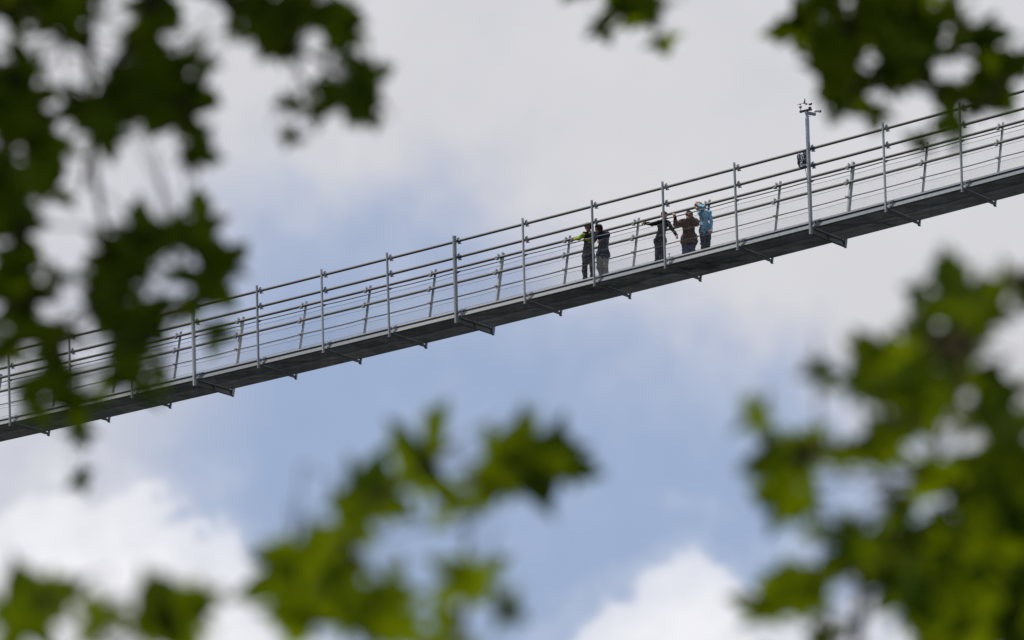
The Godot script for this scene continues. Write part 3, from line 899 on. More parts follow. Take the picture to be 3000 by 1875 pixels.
# ---------------------------------------------------------------- trees
func leaf_mesh(variant: int) -> ArrayMesh:
	# a palmate leaf one unit long from the end of its stalk to its tip, folded along the midrib, lobes drooping
	var half := [Vector2(0.08, -0.04), Vector2(0.36, -0.14), Vector2(0.30, -0.01), Vector2(0.19, 0.06), Vector2(0.40, 0.15), Vector2(0.50, 0.24), Vector2(0.68, 0.36), Vector2(0.50, 0.36), Vector2(0.42, 0.44), Vector2(0.35, 0.36), Vector2(0.155, 0.35), Vector2(0.25, 0.56), Vector2(0.31, 0.66), Vector2(0.19, 0.66), Vector2(0.14, 0.82), Vector2(0.07, 0.86)]
	var rng := RandomNumberGenerator.new()
	rng.seed = 70 + variant
	var fold: float = [0.12, 0.32, -0.15, 0.45][variant]
	var droop: float = [0.15, 0.35, 0.25, 0.10][variant]
	var wave := rng.randf_range(0.02, 0.07)
	var bend := func(p: Vector2) -> Vector3:
		return Vector3(p.x, p.y, -absf(p.x) * fold - droop * p.y * p.y * 0.6 + wave * sin(p.x * 9.0 + p.y * 7.0))
	var pts := [Vector2(0, 0)]
	for p in half: pts.append(p + Vector2(rng.randf_range(-0.03, 0.03), rng.randf_range(-0.03, 0.03)))
	pts.append(Vector2(0, 1))
	var back := half.duplicate()
	back.reverse()
	for p in back: pts.append(Vector2(-p.x + rng.randf_range(-0.03, 0.03), p.y + rng.randf_range(-0.03, 0.03)))
	var st := begin(true)
	var n := pts.size()
	for i in n:
		var a: Vector2 = pts[i]
		var b: Vector2 = pts[(i + 1) % n]
		var hub := Vector2(0, 0.12 if minf(a.y, b.y) < 0.34 else 0.42)
		tri(st, bend.call(hub), bend.call(a), bend.call(b), Vector3.BACK)
	# the strip between the two hubs
	for s in [-1.0, 1.0]:
		for k in n:
			var a: Vector2 = pts[k]
			var b: Vector2 = pts[(k + 1) % n]
			var la := minf(a.y, b.y) < 0.34
			var c: Vector2 = pts[(k + 2) % n]
			var lb := minf(b.y, c.y) < 0.34
			if la != lb and b.x * s > 0.0:
				tri(st, bend.call(Vector2(0, 0.12)), bend.call(Vector2(0, 0.42)), bend.call(b), Vector3.BACK)
	tube(st, [Vector3(0, -0.55, -0.14), Vector3(0.01, -0.25, -0.03), Vector3(0, 0.02, 0)], 0.011, 0.009, 4, false)
	st.generate_normals()
	return st.commit()

func smooth_path(p: Array) -> Array:
	var c := Curve3D.new()
	for i in p.size():
		var t: Vector3 = (p[mini(i + 1, p.size() - 1)] - p[maxi(i - 1, 0)]) * 0.17
		c.add_point(p[i], -t, t)
	var out := []
	var long := c.get_baked_length()
	var n := maxi(4, int(long / 0.06))
	for i in n + 1: out.append(c.sample_baked(long * i / n))
	return out

func make_trees() -> void:
	var leafs := []
	for k in 4: leafs.append(leaf_mesh(k))
	var stuff := {
		"upper_left": ["maple_tree", "maple tree whose shaded leaves hang over the upper left of the bridge", Vector3(-2.7, 0, -10.2), 0.16, 7.5, "trees overhanging the view"],
		"upper_right": ["maple_tree", "maple tree whose hanging branch reaches down from the top right corner", Vector3(3.1, 0, -11.2), 0.15, 7.5, "trees overhanging the view"],
		"right": ["maple_tree", "maple tree whose dense leafy branches fill the lower right edge", Vector3(2.4, 0, -8.3), 0.13, 6.0, "trees overhanging the view"],
		"low_middle": ["maple_sapling", "maple sapling with sunlit leaves rising at the bottom middle", Vector3(-0.22, 0, -7.3), 0.03, 2.7, "saplings at the bottom edge"],
		"low_left": ["maple_sapling", "maple sapling with a few bright leaves in the bottom left corner", Vector3(-0.62, 0, -7.05), 0.025, 2.6, "saplings at the bottom edge"]}
	var rng := RandomNumberGenerator.new()
	rng.seed = 21
	for key in stuff:
		var e: Array = stuff[key]
		var foot: Vector3 = e[2]
		var root := thing(e[0], e[1], "tree" if e[0] == "maple_tree" else "sapling", Transform3D(Basis.IDENTITY, foot), e[5])
		var big: bool = e[4] > 3.0
		var st := begin(true)
		var trunk := []
		var tall: float = e[4]
		for i in 13:
			var t := i / 12.0
			trunk.append(Vector3(sin(t * 3.1) * 0.12 * (1.0 if big else 0.15), -0.05 + tall * t, cos(t * 2.3) * 0.1 * (1.0 if big else 0.1) - 0.1))
		tube(st, trunk, e[3], e[3] * 0.35, 10)
		put("trunk", done(st), M.bark, root)
		for b in TREE_DATA[key]:
			var pts := []
			var raw: Array = b[2]
			for i in range(0, raw.size(), 3): pts.append(Vector3(raw[i], raw[i + 1], raw[i + 2]) - foot)
			var path := smooth_path(pts)
			st = begin(true)
			tube(st, path, b[0], b[1], 7)
			if b[0] > 0.0139 or not big and b == TREE_DATA[key][0]:
				# the limb that joins it to the trunk
				var hit: Vector3 = trunk[8] if big else trunk[12]
				if big and pts[0].y < 3.4: hit = trunk[6]
				var mid: Vector3 = (pts[0] + hit) * 0.5 + Vector3(0, 0.15 if big else 0.0, 0)
				tube(st, smooth_path([hit, mid, pts[0]]), e[3] * 0.35, b[0], 7)
			var ls: Array = b[3]
			for i in range(0, ls.size(), 8):
				# a short side twig from the branch to the leaf stalk
				var base := Vector3(ls[i], ls[i + 1], ls[i + 2]) - foot
				var turn := Basis.from_euler(Vector3(deg_to_rad(ls[i + 6]), deg_to_rad(ls[i + 5]), 0)) * Basis(Vector3.BACK, -deg_to_rad(ls[i + 4]))
				var stalk: Vector3 = base + turn * Vector3(0, -0.55, -0.14) * ls[i + 3]
				var best: Vector3 = path[0]
				for q in path:
					if (q as Vector3).distance_to(stalk) < best.distance_to(stalk): best = q
				if best.distance_to(stalk) > 0.01:
					tube(st, [best, best.lerp(stalk, 0.5) + Vector3(0, 0.01, 0), stalk], 0.0028, 0.0016, 4, false)
			var limb := put("branch", done(st), M.twig, root)
			for i in range(0, ls.size(), 8):
				var base := Vector3(ls[i], ls[i + 1], ls[i + 2]) - foot
				var turn := Basis.from_euler(Vector3(deg_to_rad(ls[i + 6]), deg_to_rad(ls[i + 5]), 0)) * Basis(Vector3.BACK, -deg_to_rad(ls[i + 4]))
				put("leaf", leafs[rng.randi() % 4], M[["leaf_young", "leaf_grown", "leaf_old"][rng.randi() % 3]], limb, Transform3D(turn.scaled(Vector3.ONE * ls[i + 3]), base))
		if big:
			make_crown(root, foot, key, leafs, rng)

func make_crown(root: Node3D, foot: Vector3, key: String, leafs: Array, rng: RandomNumberGenerator) -> void:
	# the rest of the crown, up above the branches in view: leafy sprays round its own limbs
	var spec: Array = {"upper_left": [Vector3(-2.3, 7.6, -10.0), Vector3(2.9, 2.4, 2.7), 62, 56], "upper_right": [Vector3(1.9, 8.0, -11.2), Vector3(3.0, 2.3, 2.2), 74, 60], "right": [Vector3(1.5, 6.3, -7.9), Vector3(2.5, 1.7, 1.5), 56, 54]}[key]
	var mid: Vector3 = spec[0]
	var size: Vector3 = spec[1]
	var crown := Node3D.new()
	crown.name = "crown"
	root.add_child(crown)
	var st := begin(true)
	var places := []
	var top := Vector3(0, 5.6, -0.1) + foot
	for k in spec[2]:
		var d := Vector3(rng.randfn(), rng.randfn(), rng.randfn()).normalized() * pow(rng.randf(), 0.33)
		var c: Vector3 = mid + d * size
		# nothing of it hangs lower than the lowest limbs there
		var floor_y := 1.65 + Vector2(c.x, c.z).length() * 0.335 + 0.42
		if absf(c.x) / maxf(0.1, -c.z) < 0.17 and c.y < floor_y: c.y = floor_y + rng.randf() * 0.5
		tube(st, smooth_path([top - foot, (top.lerp(c, 0.5) + Vector3(0, 0.35, 0)) - foot, c - foot]), 0.03, 0.006, 5)
		for q in spec[3]:
			var p := c + Vector3(rng.randfn(), rng.randfn() * 0.55, rng.randfn()) * 0.34
			var low := 1.65 + Vector2(p.x, p.z).length() * 0.335
			if absf(p.x) / maxf(0.1, -p.z) < 0.16 and p.y < low: continue
			var turn := Basis.from_euler(Vector3(rng.randf_range(-2.2, -0.7), rng.randf_range(-PI, PI), rng.randf_range(-0.5, 0.5)), EULER_ORDER_YXZ)
			places.append(Transform3D(turn.scaled(Vector3.ONE * rng.randf_range(0.13, 0.2)), p - foot))
	put("limb", done(st), M.bark, crown)
	for v in 2:
		var mm := MultiMesh.new()
		mm.transform_format = MultiMesh.TRANSFORM_3D
		mm.mesh = leafs[v * 2]
		var mine := []
		for i in places.size():
			if i % 2 == v: mine.append(places[i])
		mm.instance_count = mine.size()
		for i in mine.size(): mm.set_instance_transform(i, mine[i])
		var o := MultiMeshInstance3D.new()
		o.name = "foliage"
		o.multimesh = mm
		o.material_override = M[["leaf_grown", "leaf_old"][v]]
		o.set_meta("kind", "stuff")
		crown.add_child(o, true)

func tree_table() -> void:
	TREE_DATA["upper_left"] = [
		[0.022, 0.006, [-.714, 4.625, -9.268, -.72, 4.493, -9.299, -.722, 4.413, -9.317, -.717, 4.334, -9.336, -.7, 4.281, -9.348, -.639, 4.234, -9.359, -.619, 4.188, -9.369], [
			-.641, 4.22, -8.942, 0.11, 100, 23, 59, 0,
			-.696, 4.355, -9.529, 0.096, 150, 19, 58, 0,
			-.674, 4.294, -9.503, 0.119, 140, 35, 45, 0,
			-.746, 4.339, -9.363, 0.086, 200, -2, 26, 1,
			-.673, 4.235, -8.92, 0.108, 170, -15, 43, 0,
			-.685, 4.286, -9.09, 0.087, 200, 38, 40, 0,
			-.739, 4.354, -9.52, 0.062, 186, 42, 22, 1,
			-.776, 4.528, -9.181, 0.106, 146, 16, 57, 3,
		]],
		[0.011, 0.005, [-.722, 4.413, -9.317, -.794, 4.33, -9.324, -.814, 4.228, -9.336, -.841, 4.142, -9.355, -.854, 4.076, -9.371], [
			-.694, 4.307, -8.925, 0.109, 170, 9, 49, 0,
			-.741, 4.205, -9.047, 0.099, 210, 3, 41, 0,
			-.935, 4.151, -9.188, 0.1, 150, 38, 56, 0,
			-.865, 4.189, -9.153, 0.085, 170, -16, 60, 1,
			-.831, 4.326, -8.825, 0.084, 150, 31, 29, 0,
			-.82, 4.164, -8.965, 0.107, 230, -31, 50, 0,
			-.762, 4.249, -9.146, 0.064, 250, -32, 31, 0,
			-.729, 4.216, -9.099, 0.094, 140, -12, 58, 0,
			-.799, 4.171, -9.241, 0.084, 170, 3, 29, 1,
			-.733, 4.207, -9.055, 0.098, 152, -17, 20, 1,
			-.729, 4.247, -9.166, 0.115, 177, -31, 40, 0,
			-.73, 4.223, -9.127, 0.076, 168, -7, 40, 0,
		]],
		[0.009, 0.004, [-.816, 4.234, -9.359, -.899, 4.232, -9.374, -.982, 4.222, -9.392, -1.064, 4.183, -9.401], [
			-.968, 4.301, -9.343, 0.097, 230, 23, 21, 2,
			-1.002, 4.22, -9.642, 0.085, 160, -37, 59, 0,
			-1.036, 4.116, -9.687, 0.146, 180, -39, 40, 0,
			-1.103, 4.257, -9.699, 0.148, 165, 30, 38, 0,
			-1.077, 4.085, -9.526, 0.077, 109, -23, 50, 0,
			-1.06, 4.176, -9.687, 0.106, 116, 15, 55, 0,
			-1.04, 4.161, -9.724, 0.127, 190, -39, 32, 0,
			-1.059, 4.119, -9.528, 0.102, 189, 0, 42, 0,
		]],
		[0.012, 0.004, [-.727, 4.493, -9.299, -.605, 4.497, -9.407, -.5, 4.474, -9.521, -.445, 4.419, -9.533, -.319, 4.359, -9.548], [
			-.702, 4.418, -9.811, 0.15, 190, -37, 36, 0,
			-.752, 4.587, -9.698, 0.114, 190, -11, 22, 3,
			-.542, 4.535, -9.575, 0.1, 200, -39, 46, 0,
			-.453, 4.571, -9.757, 0.108, 100, 25, 37, 2,
			-.48, 4.481, -9.606, 0.087, 160, 38, 16, 0,
			-.749, 4.604, -9.692, 0.114, 150, -27, 17, 3,
			-.673, 4.354, -9.577, 0.097, 120, -7, 26, 0,
			-.471, 4.583, -9.784, 0.112, 200, -9, 56, 0,
			-.547, 4.536, -9.523, 0.098, 160, -27, 26, 0,
			-.4, 4.475, -9.544, 0.069, 100, -17, 22, 0,
			-.308, 4.358, -9.533, 0.079, 70, 13, 37, 0,
			-.299, 4.309, -9.459, 0.089, 190, 35, 20, 0,
			-.569, 4.566, -9.698, 0.097, 220, -38, 25, 0,
			-.705, 4.392, -9.636, 0.122, 244, 42, 13, 1,
			-.553, 4.662, -9.755, 0.103, 228, -14, 16, 0,
			-.412, 4.602, -9.656, 0.06, 62, -8, 46, 2,
			-.472, 4.558, -9.498, 0.075, 67, -30, 32, 1,
			-.317, 4.327, -9.676, 0.062, 132, -5, 25, 0,
			-.461, 4.566, -9.634, 0.089, 130, -11, 2, 0,
			-.338, 4.548, -9.64, 0.085, 198, 2, 26, 0,
			-.434, 4.376, -9.807, 0.059, 150, -13, 61, 0,
			-.263, 4.248, -9.463, 0.051, 262, 0, 39, 0,
			-.438, 4.367, -9.81, 0.048, 291, -7, 44, 0,
		]],
		[0.006, 0.003, [-.489, 4.413, -9.317, -.441, 4.345, -9.324, -.407, 4.276, -9.331], [
			-.504, 4.336, -8.911, 0.087, 120, -12, 29, 0,
			-.446, 4.331, -8.944, 0.073, 80, -14, 37, 1,
			-.482, 4.294, -8.935, 0.064, 230, 16, 17, 1,
			-.473, 4.388, -9.384, 0.07, 200, 19, 54, 1,
			-.327, 4.324, -9.02, 0.078, 165, -38, 52, 0,
			-.316, 4.191, -8.99, 0.094, 80, -10, 42, 0,
			-.297, 4.198, -8.973, 0.08, 190, -39, 17, 0,
			-.377, 4.206, -9.07, 0.048, 240, -25, 59, 0,
			-.445, 4.31, -8.91, 0.094, 120, -27, 32, 0,
			-.346, 4.372, -9.266, 0.084, 170, -17, 26, 0,
			-.332, 4.186, -8.943, 0.084, 200, -1, 16, 0,
			-.357, 4.136, -8.899, 0.054, 190, 33, 32, 0,
			-.443, 4.359, -9.31, 0.065, 140, 35, 47, 0,
			-.323, 4.204, -9.115, 0.054, 230, 13, 28, 0,
			-.425, 4.207, -9.161, 0.052, 240, 13, 49, 0,
			-.384, 4.156, -9.071, 0.044, 180, -26, 24, 0,
			-.497, 4.396, -9.262, 0.1, 200, -33, 33, 0,
			-.495, 4.347, -8.896, 0.072, 73, -22, 6, 0,
			-.38, 4.396, -9.125, 0.092, 202, 10, 57, 0,
			-.353, 4.275, -8.856, 0.044, 130, 28, 8, 0,
			-.298, 4.248, -9.309, 0.057, 68, -33, 1, 0,
			-.271, 4.171, -9.004, 0.035, 191, -2, 10, 0,
			-.363, 4.39, -9.129, 0.05, 89, -40, 19, 0,
			-.288, 4.185, -9.07, 0.08, 151, 42, 36, 0,
			-.366, 4.459, -9.382, 0.051, 161, -19, 29, 0,
			-.292, 4.274, -9.386, 0.073, 20, 46, 2, 0,
			-.453, 4.171, -9.271, 0.057, 123, -19, 45, 0,
		]],
		[0.014, 0.004, [-1.101, 4.32, -9.339, -1.006, 4.175, -9.374, -.979, 4.083, -9.397, -.966, 3.951, -9.428, -.979, 3.858, -9.449], [
			-.979, 4.248, -9.312, 0.11, 200, 9, 20, 0,
			-.968, 4.05, -9.2, 0.147, 190, 34, 59, 0,
			-.99, 4.061, -9.102, 0.098, 170, -12, 31, 0,
			-.997, 4.073, -9.101, 0.084, 130, 23, 55, 0,
			-.967, 4.135, -9.056, 0.079, 150, 15, 61, 0,
			-.991, 4.343, -9.253, 0.069, 200, -35, 58, 1,
			-1.019, 3.956, -9.666, 0.15, 190, -16, 59, 0,
			-.998, 3.962, -9.665, 0.12, 170, 11, 42, 0,
			-.915, 3.882, -9.288, 0.067, 100, -19, 46, 0,
			-1.009, 3.925, -9.841, 0.105, 200, -2, 53, 0,
			-1.012, 3.91, -9.348, 0.107, 150, 11, 52, 0,
			-1.018, 4.008, -9.539, 0.097, 170, 19, 53, 0,
			-1.029, 4.103, -9.474, 0.107, 160, -11, 54, 0,
			-1.062, 4.305, -9.427, 0.079, 170, -44, 7, 2,
			-.999, 4.182, -8.997, 0.099, 179, -37, 34, 0,
			-.975, 4.075, -9.529, 0.13, 246, 9, 0, 0,
			-1.044, 4.092, -9.366, 0.066, 117, 45, 6, 0,
			-1.082, 4.335, -9.453, 0.11, 119, -36, 47, 0,
			-1.014, 3.783, -9.45, 0.071, 149, 48, 41, 0,
			-1.011, 3.798, -9.476, 0.112, 136, 31, 61, 0,
			-1.067, 3.877, -9.902, 0.065, 169, 19, 34, 0,
			-.977, 4.023, -9.192, 0.089, 194, 25, 13, 0,
		]],
		[0.01, 0.004, [-.839, 4.559, -9.284, -.843, 4.326, -9.36, -.841, 4.186, -9.414, -.826, 4.066, -9.442, -.799, 3.96, -9.467, -.826, 3.867, -9.488, -.778, 3.774, -9.51, -.785, 3.7, -9.527], [
			-.9, 4.429, -9.252, 0.146, 170, -17, 58, 1,
			-.939, 4.33, -9.356, 0.116, 250, 21, 22, 2,
			-.858, 4.277, -9.425, 0.107, 130, -33, 21, 0,
			-.881, 4.386, -9.012, 0.115, 190, 7, 53, 0,
			-.814, 3.937, -9.526, 0.109, 200, 10, 52, 0,
			-.766, 3.874, -9.503, 0.123, 150, -16, 36, 0,
			-.715, 3.887, -9.556, 0.096, 140, 39, 55, 0,
			-.693, 3.963, -9.849, 0.089, 110, 38, 36, 0,
			-.673, 3.953, -9.497, 0.083, 160, -9, 61, 0,
			-.845, 4.012, -9.903, 0.114, 160, 0, 30, 0,
			-.779, 3.839, -9.646, 0.108, 190, -32, 27, 0,
			-.932, 3.875, -9.648, 0.128, 175, 21, 47, 0,
			-.958, 3.851, -9.82, 0.082, 190, -12, 45, 0,
			-.895, 4.401, -9.091, 0.071, 82, -24, 11, 0,
			-.782, 4.533, -9.239, 0.077, 193, -18, 26, 0,
			-.797, 4.434, -9.019, 0.09, 195, -38, 17, 3,
			-.768, 4.342, -9.463, 0.101, 170, 3, 7, 0,
			-.794, 3.918, -9.821, 0.131, 207, -15, 40, 0,
			-.863, 3.932, -9.884, 0.099, 98, -7, 52, 0,
			-.593, 3.863, -9.6, 0.08, 197, -13, 13, 0,
			-.642, 3.974, -9.646, 0.117, 135, -13, 18, 0,
			-.592, 3.959, -9.567, 0.09, 51, -12, 38, 0,
			-.644, 4.097, -9.883, 0.127, -15, 37, 23, 0,
			-.717, 3.819, -9.82, 0.093, 249, -43, 0, 0,
			-.75, 3.714, -9.53, 0.079, 186, -47, 57, 0,
			-.873, 4.016, -9.866, 0.063, 74, -48, 42, 0,
		]],
		[0.008, 0.004, [-.822, 3.989, -9.415, -.728, 3.983, -9.336, -.629, 3.938, -9.265, -.588, 3.873, -9.28, -.629, 3.821, -9.292, -.702, 3.769, -9.304], [
			-.606, 4.109, -9.036, 0.069, 130, 32, 20, 0,
			-.783, 4.112, -8.904, 0.104, 190, -38, 25, 1,
			-.745, 4.151, -8.957, 0.095, 160, 8, 58, 0,
			-.697, 3.843, -8.975, 0.141, 20, -37, 38, 0,
			-.692, 3.886, -9.17, 0.112, 300, 27, 21, 0,
			-.743, 3.912, -9.184, 0.126, 220, 18, 59, 0,
			-.767, 3.789, -9.128, 0.116, 230, -31, 35, 0,
			-.751, 3.756, -9.026, 0.101, 180, -28, 54, 0,
			-.603, 3.79, -8.965, 0.082, 85, 0, 49, 0,
			-.65, 3.956, -9.367, 0.081, 60, -1, 28, 0,
			-.668, 3.891, -9.105, 0.094, 30, -7, 21, 0,
			-.723, 3.904, -9.293, 0.089, 200, 36, 44, 0,
			-.747, 3.653, -9.124, 0.089, 200, 22, 55, 1,
			-.733, 3.653, -8.998, 0.099, 170, -11, 51, 0,
			-.89, 3.623, -9.008, 0.102, 200, 13, 50, 1,
			-.946, 3.856, -9.01, 0.113, 160, 21, 47, 0,
			-.649, 4.105, -9.211, 0.092, 106, -12, 47, 0,
			-.914, 4.008, -8.909, 0.07, 177, 8, 0, 0,
			-.777, 3.785, -9.336, 0.121, 160, -23, 12, 0,
			-.573, 3.855, -9.152, 0.103, 3, 3, 57, 0,
			-.602, 3.941, -9.464, 0.09, 199, -31, 16, 0,
			-.76, 3.89, -9.254, 0.083, 219, -6, 6, 0,
			-.841, 3.607, -9.075, 0.11, 179, -8, 36, 1,
			-.997, 3.759, -9.099, 0.089, 205, -5, 3, 0,
			-.819, 3.634, -9.211, 0.067, 182, -23, 59, 0,
		]],
		[0.006, 0.003, [-.822, 3.857, -9.446, -.897, 3.791, -9.464, -.932, 3.712, -9.485], [
			-.911, 3.725, -9.458, 0.106, 160, -10, 48, 1,
		]],
		[0.004, 0.003, [-.897, 3.791, -9.461, -.867, 3.632, -9.531], [
			-.846, 3.595, -9.32, 0.069, 185, -17, 37, 0,
			-.983, 3.741, -9.79, 0.081, 155, 3, 38, 1,
			-.94, 3.806, -9.765, 0.065, 151, -18, 12, 1,
			-.849, 3.507, -9.357, 0.063, 139, 41, 24, 0,
		]],
		[0.01, 0.004, [-1.087, 4.453, -9.308, -.972, 4.447, -9.384, -.911, 4.415, -9.467], [
			-1.058, 4.354, -9.842, 0.165, 180, -39, 55, 0,
			-1.007, 4.375, -9.675, 0.126, 160, -23, 25, 0,
			-.846, 4.329, -9.61, 0.101, 210, 3, 46, 0,
			-1.027, 4.528, -9.646, 0.103, 200, -23, 59, 0,
			-1.068, 4.604, -9.743, 0.127, 120, 15, 60, 0,
			-.801, 4.513, -9.787, 0.098, 150, -28, 18, 0,
			-1, 4.218, -9.846, 0.111, 140, -24, 50, 0,
			-.749, 4.33, -9.7, 0.081, 180, 1, 51, 1,
			-.938, 4.31, -9.812, 0.089, 200, -14, 23, 0,
			-1.066, 4.601, -9.666, 0.115, 160, -3, 34, 0,
			-.937, 4.637, -9.656, 0.122, 217, 7, 0, 1,
			-1.009, 4.574, -9.497, 0.115, 228, 46, 28, 0,
			-.78, 4.337, -9.555, 0.075, 155, 22, 4, 0,
			-.833, 4.304, -9.545, 0.084, 134, -33, 3, 0,
			-.742, 4.394, -9.739, 0.077, 242, 32, 57, 0,
			-.957, 4.587, -9.721, 0.094, 153, -42, 32, 0,
			-.977, 4.4, -8.94, 0.097, 100, -21, 59, 0,
			-1.013, 4.352, -9.46, 0.089, 205, -45, 14, 1,
		]],
	]
	TREE_DATA["upper_right"] = [
		[0.018, 0.004, [0.936, 4.901, -10.128, 0.862, 4.756, -10.162, 0.832, 4.67, -10.182, 0.817, 4.597, -10.198, 0.758, 4.525, -10.215, 0.72, 4.474, -10.227], [
			0.812, 4.689, -10.029, 0.149, 170, 10, 48, 0,
			0.831, 4.727, -10.199, 0.097, 120, -35, 21, 0,
			0.883, 4.683, -10.001, 0.084, 180, 0, 35, 0,
			0.958, 4.773, -10.364, 0.078, 125, 21, 34, 0,
		]],
		[0.01, 0.004, [0.832, 4.67, -10.182, 0.744, 4.674, -10.197, 0.685, 4.693, -10.209, 0.656, 4.664, -10.215], [
			0.833, 4.723, -10.361, 0.114, 200, 9, 51, 0,
			0.656, 4.652, -10.189, 0.097, 189, -9, 56, 2,
		]],
		[0.01, 0.004, [0.847, 4.713, -10.172, 0.891, 4.618, -10.191, 0.95, 4.596, -10.194, 1.025, 4.589, -10.196, 1.062, 4.524, -10.211], [
			0.867, 4.62, -10.224, 0.112, 150, 10, 16, 0,
			0.884, 4.58, -10.075, 0.082, 110, -2, 25, 3,
			1.044, 4.644, -10.33, 0.121, 160, -24, 16, 0,
			0.977, 4.712, -10.47, 0.057, 80, 25, 34, 0,
			0.923, 4.713, -10.225, 0.101, 195, -29, 41, 0,
			0.97, 4.679, -10.25, 0.061, 113, -47, 2, 3,
			1.097, 4.704, -10.523, 0.114, 174, 38, 31, 0,
			0.88, 4.656, -10.2, 0.082, 192, -18, 5, 0,
			0.879, 4.677, -10.284, 0.063, 195, -23, 32, 0,
		]],
		[0.007, 0.004, [0.743, 4.67, -10.182, 0.724, 4.625, -10.241, 0.719, 4.551, -10.307], [
			0.694, 4.796, -10.621, 0.146, 242, 29, 47, 2,
			0.679, 4.664, -9.946, 0.119, 200, 38, 59, 0,
			0.749, 4.771, -10.482, 0.161, 190, -26, 54, 0,
			0.712, 4.609, -10.172, 0.119, 180, 34, 37, 0,
			0.747, 4.65, -10.623, 0.076, 240, 18, 23, 3,
			0.761, 4.607, -10.483, 0.093, 140, 22, 42, 1,
			0.986, 4.626, -10.605, 0.072, 250, -39, 34, 0,
			0.855, 4.778, -10.554, 0.104, 160, -10, 16, 0,
			0.847, 4.681, -10.52, 0.095, 140, 6, 60, 0,
		]],
		[0.005, 0.003, [1.062, 4.525, -10.215, 1, 4.46, -10.119, 0.917, 4.445, -10.011], [
			0.656, 4.64, -9.806, 0.115, 160, 1, 39, 0,
			0.713, 4.495, -9.905, 0.14, 190, 15, 48, 0,
			0.704, 4.418, -9.926, 0.074, 200, 13, 34, 1,
			0.809, 4.533, -9.808, 0.147, 190, -37, 22, 0,
			0.77, 4.477, -9.839, 0.108, 160, -4, 45, 1,
			0.826, 4.579, -9.947, 0.088, 120, -22, 47, 1,
			0.988, 4.579, -9.899, 0.123, 170, -14, 23, 2,
			1.066, 4.661, -10.544, 0.139, 150, -2, 32, 0,
			1.086, 4.614, -10.561, 0.106, 220, 8, 42, 0,
			1.024, 4.592, -10.447, 0.119, 240, -20, 57, 0,
			0.777, 4.444, -10.044, 0.078, 190, -17, 34, 0,
			0.826, 4.575, -9.914, 0.137, 170, -30, 54, 0,
			0.792, 4.654, -9.918, 0.115, 200, 9, 19, 0,
			0.724, 4.56, -9.96, 0.07, 180, 3, 30, 0,
			0.646, 4.544, -9.807, 0.084, 181, -33, 18, 0,
			0.833, 4.597, -9.875, 0.088, 122, -48, 51, 0,
			1.162, 4.724, -10.607, 0.079, 195, -30, 18, 0,
			0.938, 4.344, -9.807, 0.112, 265, -49, 19, 0,
			0.908, 4.394, -10.206, 0.073, 299, -19, 53, 0,
		]],
		[0.01, 0.004, [0.787, 4.872, -10.135, 0.52, 4.803, -10.161, 0.342, 4.762, -10.18, 0.283, 4.704, -10.194], [
			0.263, 4.815, -10.335, 0.14, 150, 7, 41, 0,
			0.159, 4.889, -10.612, 0.088, 180, 36, 60, 0,
			0.643, 4.695, -9.857, 0.088, 205, -41, 37, 0,
			0.333, 4.703, -10.42, 0.079, 151, 18, 53, 0,
			0.333, 4.797, -10.556, 0.119, 224, 42, 58, 0,
		]],
		[0.006, 0.003, [0.342, 4.756, -10.162, 0.208, 4.736, -10.144, 0.148, 4.708, -10.129], [
			0.259, 4.677, -10.08, 0.083, 230, 25, 45, 0,
			0.274, 4.58, -9.707, 0.084, 165, -10, 21, 0,
			0.271, 4.772, -10.164, 0.116, 200, 8, 31, 0,
			0.222, 4.669, -9.855, 0.062, 188, 34, 30, 0,
			0.252, 4.623, -9.88, 0.068, 195, -48, 59, 0,
			0.184, 4.676, -10.193, 0.073, 147, 5, 29, 0,
		]],
	]
